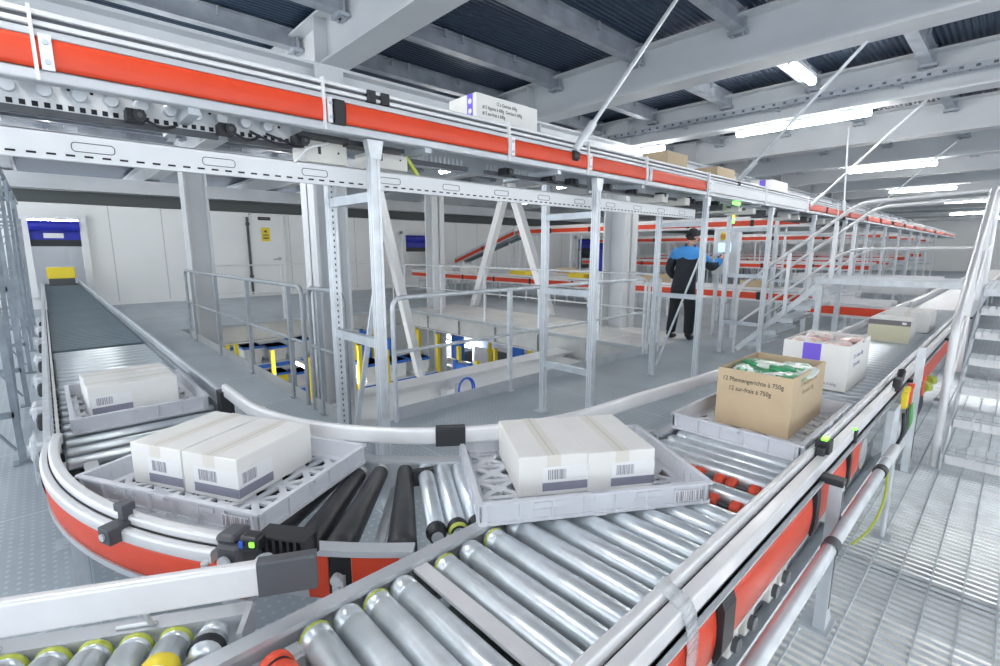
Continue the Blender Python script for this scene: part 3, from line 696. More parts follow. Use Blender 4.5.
# ---------------------------------------------------------------- trays
def make_tray(L, W):
    t = thing('transport_tray', '', 'tray')
    h, th = .074, .006
    m = M().box(-L/2, L/2, -W/2, -W/2+.035, .0, .010).box(-L/2, L/2, W/2-.035, W/2, 0, .010).box(-L/2, -L/2+.035, -W/2, W/2, 0, .010).box(L/2-.035, L/2, -W/2, W/2, 0, .010)
    nx, ny = 5, 4; ax, ay = (L-.05)/nx, (W-.05)/ny
    for i in range(1, nx): x = -L/2+.025+ax*i; m.box(x-.010, x+.010, -W/2+.02, W/2-.02, .001, .0105)
    for j in range(1, ny): y = -W/2+.025+ay*j; m.box(-L/2+.02, L/2-.02, y-.010, y+.010, .001, .011)
    for i in range(nx):
        for j in range(ny):
            x, y = -L/2+.025+ax*(i+.5), -W/2+.025+ay*(j+.5)
            m.bar((x-ax/2, y-ay/2, .006), (x+ax/2, y+ay/2, .006), .022, .0095).bar((x-ax/2, y+ay/2, .006), (x+ax/2, y-ay/2, .006), .022, .009)
            m.frame_box((x, y, .006), (.7071,.7071,0), (-.7071,.7071,0), (0,0,1), .022, .022, .0048)
    part_local(m, 'lattice_floor', TRAY, t)
    for (sx, sy) in ((0,-1), (0,1), (-1,0), (1,0)):
        m = M()
        if sy:
            y = sy*W/2; o = -sy
            m.box(-L/2, L/2, y, y+o*th, .002, h-.004).box(-L/2-.004, L/2+.004, y-o*.010, y+o*.008, h-.007, h)
            m.box(-L/2, L/2, y-o*.005, y, 0, .012)
            for k in range(8):
                x = -L/2+.02+(L-.04)*k/7; m.box(x-.003, x+.003, y-o*.009, y, .002, h-.004)
            for x in (-.22*L, .22*L): m.box(x-.05, x+.05, y-o*.004, y, h*.42, h*.52).box(x-.045, x+.045, y-o*.0045, y, h*.60, h*.82)
            m.box(-.035, .035, y-o*.006, y+o*.009, h-.013, h+.0).box(-.02, .02, y-o*.011, y-o*.003, 0, .008).box(-.02, .02, y-o*.011, y, h-.02, h-.004)
        else:
            x = sx*L/2; o = -sx
            m.box(x, x+o*th, -W/2, W/2, .002, h-.004).box(x-o*.010, x+o*.008, -W/2-.004, W/2+.004, h-.007, h)
            m.box(x-o*.005, x, -W/2, W/2, 0, .012)
            for k in range(6):
                y = -W/2+.02+(W-.04)*k/5; m.box(x-o*.009, x, y-.003, y+.003, .002, h-.004)
            for k in range(9):
                y = -W*.3+W*.6*k/8; m.box(x+o*th, x+o*(th+.002), y-.008, y+.008, .02, h-.02, 0)
            m.box(x-o*.011, x, -.03, .03, h-.02, h-.004)
        part_local(m, 'tray_wall', TRAY, t)
    m = M().box(L*.33, L*.46, -W/2-.0105, -W/2-.009, .018, .056)
    k = 0; x = L*.335
    while x < L*.455:
        w = random.choice((.0018, .003, .0045)); m.box(x, x+w, -W/2-.0112, -W/2-.0104, .02, .054, 1); x += w+random.choice((.002, .0035, .005))
    part_local(m, 'barcode_label', [LABW, BARC], t)
    return t
R_ = math.radians
tray_a = make_tray(.76, .525)
tray_a.location = (-1.035, 1.33, ZR+.001); tray_a.rotation_euler = (0, 0, R_(57.7))
tray_a['label'] = 'pale grey tray turning onto the main conveyor, holding two white cartons near the picture middle'
tray_b = dup(tray_a, (-1.87, .418, ZR+.001), R_(28.6), 'pale grey tray on the curved conveyor, skewed, under two white cartons')
tray_c = dup(tray_a, (-3.19, .28, ZR+.001), R_(0), 'pale grey tray on the straight infeed conveyor, the most distant one on the left')
tray_d = dup(tray_a, (-.762, 2.445, ZR+.001), R_(90), 'pale grey tray under the brown open carton with green bags')
for t in (tray_a, tray_b, tray_c, tray_d): t['group'] = 'grey transport trays'

# ---------------------------------------------------------------- cartons
def shipping_label(parent, origin, right, up, w, h, flip=False, name='shipping_label'):
    """white label with a slate strip and a barcode, lying on a carton face"""
    r, u = Vector(right).normalized(), Vector(up).normalized(); n = r.cross(u); o = Vector(origin)
    m = M()
    def q(x0, x1, z0, z1, d, mi): m.frame_box(o+r*((x0+x1)/2)+u*((z0+z1)/2)+n*(d/2), r, u, n, (x1-x0)/2, (z1-z0)/2, d/2, mi)
    q(0, w, 0, h, .0006, 0); q(.0, w, .04*h, .38*h, .0010, 2)
    x0 = w*.12; x1 = w*.52
    x = x0
    while x < x1:
        t = random.choice((.0015, .0025, .004)); q(x, x+t, .50*h, .90*h, .0010, 1); x += t+random.choice((.0012, .002, .003))
    return part_local(m, name, [LABW, BARC, LABG], parent)
def make_carton(w, d, h, label, group=None, tape=True, cm=None, side=False, lw=.66, front=True):
    """closed carton; local origin bottom centre, front face at -y"""
    t = thing('carton', label, 'carton', group=group)
    cm = cm or CARTW
    part_local(M().box(-w/2, w/2, -d/2, d/2, 0, h), 'body', cm, t, bevel=.004)
    if tape:
        m = M().box(-.024, .024, -d/2-.0008, d/2+.0008, h, h+.0008).box(-.024, .024, -d/2-.0008, -d/2, h*.72, h+.0008).box(-.024, .024, d/2, d/2+.0008, h*.72, h+.0008)
        m.box(-.0012, .0012, -d/2, d/2, h+.0006, h+.0011, 1)
        part_local(m, 'tape', [TAPE, FASC], t)
    if front: shipping_label(t, (w/2-w*lw, -d/2, .012), (1,0,0), (0,0,1), w*lw, h*.62)
    if side: shipping_label(t, (w/2, -d/2, .012), (0,1,0), (0,0,1), d*.42, h*.62, name='shipping_label')
    return t
def put(o, tray, lx, ly, z=.0118, rz=0):
    a = tray.rotation_euler.z; ca, sa = math.cos(a), math.sin(a)
    o.location = (tray.location.x+lx*ca-ly*sa, tray.location.y+lx*sa+ly*ca, tray.location.z+z); o.rotation_euler = (0, 0, a+rz)
# tray_b (on the curve): near faces run from (-2.05,.147) to (-1.625,.378)
def to_local(tray, x, y):
    a = tray.rotation_euler.z; dx, dy = x-tray.location.x, y-tray.location.y
    return dx*math.cos(a)+dy*math.sin(a), -dx*math.sin(a)+dy*math.cos(a)
c1 = make_carton(.236, .345, .150, 'white carton with barcode on the curve tray, half hidden behind its twin to the right', 'white barcode cartons')
lx, ly = to_local(tray_b, -1.945, .205); put(c1, tray_b, lx, ly+.172)
c2 = make_carton(.236, .345, .150, 'white carton on the curve tray whose barcode label wraps round its nearest corner', 'white barcode cartons', side=True, lw=.8)
lx, ly = to_local(tray_b, -1.733, .320); put(c2, tray_b, lx, ly+.172)
# tray_a (middle)
c3 = make_carton(.238, .36, .140, 'white carton in the picture middle, left of the pair on the turning tray', 'white barcode cartons')
lx, ly = to_local(tray_a, -.977, 1.158); put(c3, tray_a, lx, ly+.18)
c4 = make_carton(.238, .36, .140, 'white carton in the picture middle, right of the pair on the turning tray', 'white barcode cartons')
lx, ly = to_local(tray_a, -.842, 1.354); put(c4, tray_a, lx, ly+.18)
# tray_c
c5 = make_carton(.37, .20, .150, 'long white carton with barcode on the infeed tray, nearer of the two', 'long cartons on the infeed tray', tape=False, lw=.48, front=False)
shipping_label(c5, (-.175, -.10, .012), (1,0,0), (0,0,1), .16, .09)
m = M().box(-.185, .185, -.024, .024, .150, .1508).box(-.185, .185, -.001, .001, .1507, .1512, 1); part_local(m, 'tape', [TAPE, FASC], c5)
c5.location = (-3.105, .265, ZR+.0128); c5.rotation_euler = (0, 0, R_(90+2))
c6 = dup(c5, (-3.315, .262, ZR+.0128), R_(90+3), 'long white carton on the infeed tray, the one behind')
# brown open carton with green bags
def open_carton(w, d, h, cm, label, fill=.8):
    t = thing('open_carton', label, 'carton'); k = .007
    m = M().box(-w/2, w/2, -d/2, -d/2+k, 0, h).box(-w/2, w/2, d/2-k, d/2, 0, h).box(-w/2, -w/2+k, -d/2+k, d/2-k, 0, h).box(w/2-k, w/2, -d/2+k, d/2-k, 0, h).box(-w/2+k, w/2-k, -d/2+k, d/2-k, 0, k)
    part_local(m, 'body', cm, t)
    return t
bw, bd, bh = .315, .49, .268
bx = open_carton(bw, bd, bh, CARTB, 'open brown carton printed with 12 Pfannengerichte, full of green bags')
bx.location = (-.757, 2.505, ZR+.0128)
for i, (s, sz) in enumerate((('12 Pfannengerichte à 750g', .029), ('12 sur-frais à 750g', .029))):
    text_part(s, 'printed_text', sz, face_mx((-.135+.03*i, -bd/2-.0002, bh-.055-.042*i), (1,0,0), (0,0,1)), INK, bx, squash=.84)
    text_part(s, 'printed_text', sz*.9, face_mx((bw/2+.0002, -.13+.03*i, bh-.055-.04*i), (0,1,0), (0,0,1)), mat('faded_ink', (.33, .25, .16), .6), bx, squash=.85)
def bag(name, label, mts, loc, rz, ry, s=(.07, .10, .02), group=None):
    bm = bmesh.new(); bmesh.ops.create_uvsphere(bm, u_segments=20, v_segments=12, radius=1)
    for v in bm.verts:
        f = max(abs(v.co.x), abs(v.co.y)); e = (v.co.x**4+v.co.y**4)**.25 or 1
        r = math.hypot(v.co.x, v.co.y)
        k = r/e if e > 1e-4 else 1
        v.co.x *= k*s[0]; v.co.y *= k*s[1]
        v.co.z *= s[2]*(1+.22*math.sin(9*v.co.x/s[0]+1.3*rz)*math.cos(7*v.co.y/s[1]+rz))
    me = bpy.data.meshes.new(name)
    for f in bm.faces:
        f.smooth = True
        c = f.calc_center_median()
        f.material_index = 1 if (abs(c.y/s[1]+.25*math.sin(5*c.x/s[0]+rz)) < .30 and c.x/s[0] < .35) or (c.x/s[0] > .78) else 0
    bm.to_mesh(me); bm.free()
    for x in mts: me.materials.append(x)
    o = bpy.data.objects.new(name, me); C.objects.link(o); o.location = loc; o.rotation_euler = (ry*.6, ry, rz)
    return tag(o, label, 'bag', group)
GB = 'green frozen food bags in the brown carton'
for i, (x, y, z, rz, ry) in enumerate(((-.825, 2.385, .882, .2, .12), (-.695, 2.40, .880, 1.5, -.08), (-.82, 2.57, .888, 1.75, .08), (-.70, 2.63, .886, .4, -.12), (-.76, 2.50, .902, 1.25, .04), (-.672, 2.51, .885, 1.55, -.22))):
    bag('frozen_food_bag', ['green and white bag at the front left of the brown carton', 'green and white bag at the front right of the brown carton', 'green and white bag at the back left of the brown carton', 'green and white bag at the back right of the brown carton',
        'topmost green and white bag in the middle of the brown carton', 'pale green bag leaning on the right wall of the brown carton'][i], [BAGG, BAGW] if i != 5 else [BAGW, BAGG], (x, y, z), rz, ry, group=GB)
for i, (x, y) in enumerate(((-.83, 2.41), (-.69, 2.43), (-.82, 2.6), (-.69, 2.6))):
    tag(M().box(x-.06, x+.06, y-.075, y+.075, ZR+.025, .85).build('frozen_food_bag', BAGG, bevel=.02), 'green bag hidden deep inside the brown carton, below the bags on top', 'bag', 'hidden lower bags')
# white carton with purple square and pink bags
wb_ = open_carton(.345, .54, .272, CARTW, 'tall white open carton with a purple square, behind the brown carton')
wb_.location = (-.785, 3.592, ZR+.001)
part_local(M().box(-.065, .03, -.2708, -.27, .165, .268), 'purple_square', PURP, wb_)
text_part('12 x Gemüse 600g', 'printed_text', .034, face_mx((.1727, -.16, .185), (0,1,0), (0,0,1)), mat('violet_ink', (.30, .27, .42), .6), wb_, squash=.95)
text_part('12 x sur-frais', 'printed_text', .034, face_mx((.1727, -.16, .135), (0,1,0), (0,0,1)), bpy.data.materials['violet_ink'], wb_, squash=.95)
text_part('à 0.6kg', 'printed_text', .022, face_mx((.06, -.2702, .03), (1,0,0), (0,0,1)), bpy.data.materials['violet_ink'], wb_)
for i, (x, y, rz, ry) in enumerate(((-.87, 3.45, .2, .1), (-.71, 3.47, 1.4, -.1), (-.86, 3.70, .9, .1), (-.70, 3.72, 2.0, -.1))):
    bag('frozen_food_bag', ['pinkish bag at the front left of the tall white carton', 'pinkish bag at the front right of the tall white carton', 'pinkish bag at the back left of the tall white carton', 'pinkish bag at the back right of the tall white carton'][i],
        [PINK, CARTW], (x, y, .882), rz*.2, ry, (.08, .125, .022), 'pink bags in the tall white carton')
tag(M().box(-.90, -.67, 3.36, 3.82, ZR+.012, .86).build('frozen_food_bag', PINK, bevel=.02), 'pink bag deep inside the tall white carton, under the four on top', 'bag')
# cream carton and the white one behind it
cc = make_carton(.30, .36, .205, 'low cream carton with a dark band along its upper edge, third on the main conveyor', tape=False, front=False, cm=CARTW)
part_local(M().box(-.15, .15, -.1812, -.18, .008, .155), 'cream_front', CARTC, cc); part_local(M().box(-.15, .15, -.1812, -.18, .155, .2, 0).box(.09, .12, -.1816, -.181, .168, .188, 1), 'dark_band', [mat('band_brown', (.20, .18, .19), .6), LABW], cc)
cc.location = (-.75, 5.66, ZR+.001)
cw = make_carton(.36, .5, .20, 'plain white carton behind the cream one on the main conveyor', tape=True, front=False); cw.location = (-.735, 6.6, ZR+.001)
# ================================================================== OVERHEAD CONVEYOR
oh = thing('overhead_conveyor', 'long overhead roller conveyor with red side band running under the roof along the aisle', 'conveyor', (-2.55, 5, 1.95))
OY0, OY1 = -1.6, 31.
XF = -2.29
m = M().sweep(round_prof(-.03, .022, 1.995, 2.034, .008), [(XF, OY0, 0), (XF, OY1, 0)])
m.sweep(rect(-.03, -.022, 2.03, 2.15), [(XF, OY0, 0), (XF, OY1, 0)]).sweep(round_prof(-.02, .024, 2.132, 2.156, .005), [(XF, OY0, 0), (XF, OY1, 0)])
m.build('side_frame', LIP, oh)
m = M().sweep(round_prof(-.006, .018, 2.166, 2.184, .005), [(XF, OY0, 0), (XF, OY1, 0)]).sweep(round_prof(-.006, .018, 2.198, 2.216, .005), [(XF, OY0, 0), (XF, OY1, 0)])
m.sweep(rect(-.004, .004, 2.15, 2.212), [(XF, OY0, 0), (XF, OY1, 0)], 1)
m.build('guide_rail', [ALU, GREYD], oh)
M().sweep(rect(-.01, .03, 1.99, 2.16), [(-2.82, OY0, 0), (-2.82, OY1, 0)]).sweep(round_prof(-.012, .012, 2.166, 2.214, .006), [(-2.82, OY0, 0), (-2.82, OY1, 0)]).build('side_frame', LIP, oh)
joints = [OY0, .085, 1.055, 1.12, 2.20, 2.98, 3.83, 4.95]
for a, b in ((OY0, .075), (.095, 1.045), (1.125, 2.185), (2.205, 3.83), (3.90, 4.95), (8.4, 9.3), (9.4, 10.8), (10.9, 12.2), (12.4, 13.6), (13.8, 15), (15.3, 16.7), (17, 18.5), (18.8, 20.6), (21, 23), (23.5, 26), (26.5, 30)):
    M().sweep(belly(.022, 2.036, 2.131, .006), [(XF, a, 0), (XF, b, 0)], sm=True).build('red_band', ORANGE, oh)
M().sweep(rect(.018, .026, 2.036, 2.131), [(XF, 4.98, 0), (XF, 8.35, 0)]).build('grey_band', WHITE, oh)
for y in (1.085, 3.865): lab(M().box(XF-.02, XF+.034, y-.033, y+.033, 2.026, 2.138).build('joint_cover', BLACK if y < 3 else LIP, oh, bevel=.003), 'dark square cover over a joint of the band' if y < 3 else 'grey cover over a joint')
for y in (.06, 1.02, 2.195, 3.0, 3.81, 5.0, 6.6, 8.3, 10.0):
    m = M().box(XF+.022, XF+.036, y-.006, y+.004, 1.995, 2.22).box(XF-.01, XF+.034, y-.004, y+.004, 2.15, 2.222)
    m.box(XF+.024, XF+.034, y+.012, y+.044, 2.03, 2.14).cyl((XF+.034, y+.028, 2.115), (XF+.039, y+.028, 2.115), .008, n=8, m=1).cyl((XF+.034, y+.028, 2.055), (XF+.039, y+.028, 2.055), .008, n=8, m=1)
    m.build('joint_bracket', [ALU, GALV], oh)
M().box(XF-.0, XF+.03, 1.24, 1.285, 2.16, 2.215).box(XF-.0, XF+.03, 1.315, 1.36, 2.16, 2.215).box(XF, XF+.02, 1.24, 1.36, 2.18, 2.2).build('rail_coupler', BLACK, oh, bevel=.003)
rl3 = M().rev([(0, .016), (.006, .023), (.012, .025), (.488, .025), (.5, .016)], (0,0,0), (1,0,0), 12)
r0 = rl3.build('roller', ROLL); r0.parent = oh; r0.location = (-2.81+2.55, OY0+.1-5, 2.14-1.95)
for k in range(1, 92):
    c = r0.copy(); C.objects.link(c); c.location = (-2.81+2.55, OY0+.1+.1*k-5, 2.14-1.95)
M().box(-2.81, -2.32, 7.7, OY1, 2.12, 2.16).build('belt', BELT, oh)
# underside: perforated plates carrying the rollers, motors, cables
def perf(y0, y1, x, z0, z1, comb=False):
    m = M()
    if not comb: m.box(x-.004, x, y0, y1, z0, z1)
    m.box(x-.012, x+.010, y0, y1, z0-.024, z0, 1)
    y = y0+.02; k = 0
    while y < y1-.02:
        if comb: m.box(x-.004, x, y, y+.014, z0, z1*.5+z0*.5)
        else:
            m.box(x-.001, x+.0015, y, y+.017, z0+.006, z0+.024, 2)
            if k % 2 == 0 and (k//4) % 3: m.cyl((x-.001, y+.008, z1-.024), (x+.0015, y+.008, z1-.024), .006, n=8, m=2)
        y += .033; k += 1
    return m
perf(OY0, .63, -2.50, 1.955, 2.06).build('perforated_plate', [WHITE, GREYD, DARK], oh)
perf(.67, .95, -2.50, 1.955, 2.05).build('perforated_plate', [WHITE, GREYD, DARK], oh)
perf(1.55, 2.05, -2.50, 1.97, 2.05, True).build('comb_strip', [LIP, GREYD, DARK], oh)
perf(2.2, 3.3, -2.50, 1.97, 2.05, True).build('comb_strip', [LIP, GREYD, DARK], oh)
perf(3.4, 7.6, -2.50, 1.97, 2.05, True).build('comb_strip', [LIP, GREYD, DARK], oh)
for k in range(14):
    y = -.4+.095*k
    if y < .95: M().rev([(-.02, .026), (.0, .026), (.03, .024), (.034, .02)], (-2.495, y, 2.02), (1,0,-.2), 14).build('roller_bearing', GALV2, oh)
for y in (.34, .66, .98, 2.35, 2.78, 3.05, 3.5, 3.9, 4.4, 5.0, 5.6, 6.2):
    m = M().box(-2.49, -2.42, y-.04, y+.02, 1.945, 1.99).cyl((-2.46, y, 1.965), (-2.40, y, 1.965), .022, n=10).cyl((-2.40, y, 1.965), (-2.398, y, 1.965), .01, n=8, m=1).tube(bend([(-2.45, y+.02, 1.96), (-2.43, y+.07, 1.93), (-2.5, y+.13, 1.96)], .05), .007, 6)
    m.build('plug_connector', [BLACK, GREYD], oh, bevel=.003)
for (y0, y1, z0, z1) in ((.99, 1.20, 1.875, 1.99), (1.33, 1.56, 1.885, 1.965)):
    lab(M().box(-2.60, -2.43, y0, y1, z0, z1).box(-2.43, -2.428, y0+.06, y0+.075, z0+.04, z0+.075, 1).box(-2.43, -2.428, y1-.05, y1-.04, z0+.05, z0+.06, 1).build('motor_box', [BEIGE, BLACK], oh, bevel=.006), 'pale drive box hanging under the conveyor')
lab(M().bar((-2.45, 1.56, 1.97), (-2.45, 1.65, 1.86), .02, .02).build('marking_strip', LIME, oh), 'yellow-green marking strip')
for k in range(2):
    y = .85+.07*k
    M().tube(bend([(-2.46, y-.1, 1.98), (-2.44, y, 1.935+.012*k), (-2.46, y+.15, 1.94), (-2.5, y+.25, 1.99)], .12), .006, 7).build('cable', BLACK, oh)
lab(M().tube(bend([(-2.42, 1.10, 1.97), (-2.38, .98, 1.93), (-2.42, .93, 1.86)], .08), .007, 7).build('cable', ALU, oh), 'pale loop of cable')
M().box(-2.46, -2.36, 1.36, 1.5, 1.965, 1.985).box(-2.46, -2.36, 1.18, 1.33, 1.965, 1.99).box(-2.47, -2.36, .95, 1.18, 1.975, 1.995).build('cable_cover', BLACK, oh)
M().cyl((-2.30, 5.75, 1.97), (-2.30, 5.9, 1.97), .02).build('green_indicator', SIGG, oh)
for y in [4.4+.45*k for k in range(16)]: M().box(-2.75, -2.4, y-.05, y+.05, 1.9, 1.97).build('drive_box', GREYD if int(y*10) % 2 else BEIGE, oh)
for y in (.5, 1.6, 2.7, 3.8, 5, 6.5, 8, 10, 12, 14, 16, 18, 20, 22, 24, 26, 28, 30): M().box(-2.83, -2.28, y-.02, y+.02, 1.97, 2.0).build('cross_member', GALV, oh)

# cartons riding on it
def oh_box(x0, x1, y0, y1, z1, cm, label):
    t = thing('carton', label, 'carton', ((x0+x1)/2, (y0+y1)/2, 2.166))
    w, d, h = x1-x0, y1-y0, z1-2.166
    part_local(M().box(-w/2, w/2, -d/2, d/2, 0, h), 'body', cm, t, bevel=.004)
    return t, w, d, h
t, w, d, h = oh_box(-2.73, -2.45, 2.09, 2.65, 2.42, CARTW, 'white carton with a purple strip on the overhead conveyor, nearest of its cartons')
m = M().box(w/2-.09, w/2-.035, -d/2-.001, -d/2, .0, h); 
for k in range(4): m.cyl((w/2-.062, -d/2-.002, .03+.06*k), (w/2-.062, -d/2-.001, .03+.06*k), .017, n=12, m=1)
part_local(m, 'purple_strip', [PURP, LABW], t)
for i, (s, dx) in enumerate((('12 x Gemüse 600g', .12), ('#12 légume à 600g  Gemüse à 600g', 0), ('#12 sur-frais à 600g', 0))):
    text_part(s, 'printed_text', .03, face_mx((w/2+.0003, -d/2+.05+dx, h-.05-.036*i), (0,1,0), (0,0,1)), INK, t, squash=.82)
t, w, d, h = oh_box(-2.72, -2.45, 4.49, 4.90, 2.392, CARTB, 'brown carton on the overhead conveyor, nearer of the two brown ones')
part_local(M().box(-w/2, w/2, -.03, .03, h, h+.001), 'tape', TAPE, t)
t, w, d, h = oh_box(-2.72, -2.45, 5.61, 6.09, 2.372, CARTB, 'brown carton on the overhead conveyor, farther of the two brown ones')
part_local(M().box(-w/2, w/2, -.03, .03, h, h+.001), 'tape', TAPE, t)
t, w, d, h = oh_box(-2.74, -2.45, 7.36, 7.98, 2.395, CARTW, 'white carton on the overhead conveyor, beyond the two brown ones')
part_local(M().box(w/2-.17, w/2-.09, -d/2-.001, -d/2, .06, h), 'purple_strip', PURP, t)

# perforated beam below it
pb = thing('perforated_beam', 'long light grey slotted cable beam under the overhead conveyor', 'beam', (-2.42, 3, 1.76))
m = M().box(-2.425, -2.42, -1.4, 5.08, 1.775, 1.868).box(-2.46, -2.42, -1.4, 5.08, 1.864, 1.87).box(-2.425, -2.40, -1.4, 5.08, 1.768, 1.776).box(-2.46, -2.455, -1.4, 5.08, 1.775, 1.868)
m.build('channel', WHITE, pb)
m = M(); y = -1.35
while y < 5.03:
    m.box(-2.4205, -2.4185, y, y+.026, 1.786, 1.793); y += .052
m.build('slots', DARK, pb)
m = M(); y = .14
def oblong(y0, y1, z0, z1, r, n=6):
    P = []
    for (cy, cz, a0) in ((y1-r, z0+r, -90), (y1-r, z1-r, 0), (y0+r, z1-r, 90), (y0+r, z0+r, 180)):
        for i in range(n+1):
            a = math.radians(a0+90*i/n); P.append((-2.419, cy+r*math.cos(a), cz+r*math.sin(a)))
    return P
for k in range(-3, 12):
    y = .125+.418*k; m.tube(oblong(y, y+.125, 1.806, 1.838, .012), .0016, 5, closed=True)
m.build('knockouts', GREYD, pb)
# support frames
def post(m, x, y, z0, z1, w=.05, d=.05, perf_=False):
    """lipped channel post, its slot towards +x"""
    m.box(x-d/2, x+d/2-.006, y-w/2, y+w/2, z0, z1)
    for s_ in (-1, 1):
        a, b = y+s_*w/2, y+s_*w*.2
        m.box(x+d/2-.006, x+d/2, min(a, b), max(a, b), z0, z1)
    m.box(x-d/2+.01, x+d/2-.012, y-w/2-.0008, y-w/2, z0, z1, 2).box(x-.004, x+.004, y-w/2-.0015, y-w/2, z0, z1)
    if perf_:
        z = z0+.05
        while z < z1: m.box(x+d/2-.007, x+d/2-.005, y-.004, y+.004, z, z+.014, 1); z += .035
    return m
ORD = ['nearest', 'second', 'third', 'fourth', 'fifth', 'sixth', 'seventh', 'eighth', 'ninth', 'tenth', 'eleventh', 'twelfth', 'thirteenth']
for k in range(13):
    y = 1.28+1.9*k
    f = thing('support_frame', '%s steel support frame under the overhead conveyor, counted from the camera' % ORD[k] if k else 'nearest steel support frame of the overhead conveyor, standing just behind the curve', 'support', (-2.565, y, 0), 0, 'support frames of the overhead conveyor')
    m = post(M(), -2.31, y, .012, 1.99); m.build('post', [GALV2, GREYD, GALV], f)
    M().add([(-2.335, y-.04, 1.99), (-2.335, y+.04, 1.99), (-2.335, y+.02, 1.9), (-2.335, y-.02, 1.9), (-2.279, y-.045, 1.99), (-2.279, y+.045, 1.99), (-2.279, y+.03, 1.9), (-2.279, y-.03, 1.9)], [(0,1,2,3),(7,6,5,4),(0,4,5,1),(1,5,6,2),(2,6,7,3),(3,7,4,0)]).build('head_bracket', GALV2, f)
    m = post(M(), -2.83, y, .012, 1.99, perf_=(k == 0)); m.build('post', [GALV2, GREYD, GALV], f)
    for z in ((.95, 1.72) if k % 2 == 0 else (.45, 1.1, 1.72)): M().box(-2.81, -2.33, y-.02, y+.02, z-.025, z+.025).build('cross_bar', GALV, f)
    for x in (-2.31, -2.83): M().box(x-.06, x+.06, y-.06, y+.06, 0, .012).cyl((x+.04, y+.04, .012), (x+.04, y+.04, .03), .01, n=6).build('foot_plate', GALV, f)
    if k in (0, 2): M().bar((-2.79, y+.03, .12), (-2.34, y+.03, 1.40), .03, .012).build('diagonal', GALV2, f)

# ================================================================== RAILINGS
def railing(name, label, p, q, zt, zm, posts, r=.021, toe=True, z0=0., group='steel railings round the floor opening', mt=GALV, toe_m=FASC):
    p, q = Vector((*p, 0)), Vector((*q, 0)); d = (q-p).normalized()
    t = thing(name, label, 'railing', (*p.xy, z0), 0, group)
    loop = bend([p+Vector((0,0,z0)), p+Vector((0,0,zt)), q+Vector((0,0,zt)), q+Vector((0,0,z0))], .10, 6)
    M().tube(loop, r, 10).build('top_rail', mt, t)
    M().tube([p+Vector((0,0,zm)), q+Vector((0,0,zm))], r*.75, 8).build('middle_rail', mt, t)
    for s in posts:
        c = p+d*s; M().box(c.x-.02, c.x+.02, c.y-.02, c.y+.02, z0, zt-.01).box(c.x-.04, c.x+.04, c.y-.04, c.y+.04, z0, z0+.01).build('post', mt, t)
    if toe: M().bar(p+Vector((0,0,.065)), q+Vector((0,0,.065)), .008, .11).build('toe_board', toe_m, t)
    return t
railing('floor_railing', 'long grey railing along the walkway left of the floor opening, towards the white wall', (-9.4, 1.69), (-4.46, 1.69), 1.12, .60, (.45, 1.9, 3.3, 4.6), mt=RAILD, toe_m=FASC)
railing('floor_railing', 'short grey railing between the long left railing and the nearest support frame', (-4.30, 1.69), (-3.62, 1.69), 1.12, .60, (.2,), mt=RAILD)
railing('floor_railing', 'light railing along the near right side of the floor opening, passing behind the support frames', (-3.5, 2.06), (-3.5, 6.02), 1.06, .6, (1.35, 2.7), mt=GALV2, toe_m=LIP)
railing('floor_railing', 'short end piece of railing at the far right corner of the floor opening', (-3.5, 6.12), (-3.5, 6.42), 1.06, .6, (), mt=GALV2)
railing('floor_railing', 'thin railing across the far side of the floor opening, below the inverted V brace', (-10.4, 6.5), (-3.62, 6.5), 1.1, .58, (1.5, 3., 4.5, 5.8), r=.016, toe=False, mt=GALV2)
railing('floor_railing', 'thin pale railing in front of the white cold store door', (-10.62, 2.35), (-10.62, 6.3), 1.15, .6, (1.3, 2.7), r=.015, toe=False, mt=ALU)
# guard tube on the grating beside the main conveyor
TX, TZ = -.322, .468
gt = thing('guard_tube', 'low grey guard tube on the grating along the main conveyor', 'railing', (-.375, 2, 0))
M().tube([(TX, .2, TZ), (TX, 2.95, TZ)], .021, 12).build('tube', GALV2, gt)
M().rev([(0, .026), (.05, .026)], (TX, 1.80, TZ), (0,1,0)).build('coupling', GREYD, gt)
M().rev([(0, .027), (.05, .027)], (TX, 2.62, TZ), (0,1,0)).build('coupling', BLACK, gt)
M().rev([(0, .024), (.22, .024)], (TX, 2.80, TZ), (0,1,0)).build('end_sleeve', ALU, gt)
for y in (.5, 2.98): M().cyl((TX, y, .0), (TX, y, TZ-.01), .012).box(TX-.04, TX+.04, y-.05, y+.05, 0, .008).build('foot', GALV, gt)
lab(M().tube(bend([(TX, 2.85, .44), (TX+.01, 2.86, .25), (TX-.02, 2.75, .12), (TX-.06, 2.6, .10)], .1), .006).build('earth_cable', LIME, gt), 'yellow-green earth cable')
# rack frames at the left edge
ORF = ['nearest', 'second', 'third', 'fourth', 'fifth', 'sixth', 'seventh', 'eighth', 'ninth', 'tenth', 'eleventh']
for k in range(6):
    x = -4.55-1.7*k
    f = thing('guard_fence_panel', '%s of the tall grey fence panels standing left of the infeed conveyor' % ORF[k], 'fence', (x, -.26, 0), 0, 'tall fence panels left of the infeed conveyor')
    for y in (-.255, -.80): M().box(x-.018, x+.018, y-.018, y+.018, .01, 2.45).box(x-.05, x+.05, y-.05, y+.05, 0, .01).build('post', FENCE, f)
    for z in (.35, 1.1, 1.9, 2.4): M().box(x-.018, x+.018, -.8, -.26, z-.02, z+.02).build('cross_bar', FENCE, f)
    M().bar((x, -.28, .1), (x, -.78, 1.05), .03, .012).bar((x, -.78, 1.15), (x, -.28, 1.85), .03, .012).build('diagonal', FENCE, f)
    M().box(x-1.68, x-.03, -.27, -.24, 2.40, 2.45).build('top_bar', FENCE, f)
    M().bar((x-.03, -.25, .3), (x-1.65, -.25, 2.1), .03, .012).build('diagonal', FENCE, f)

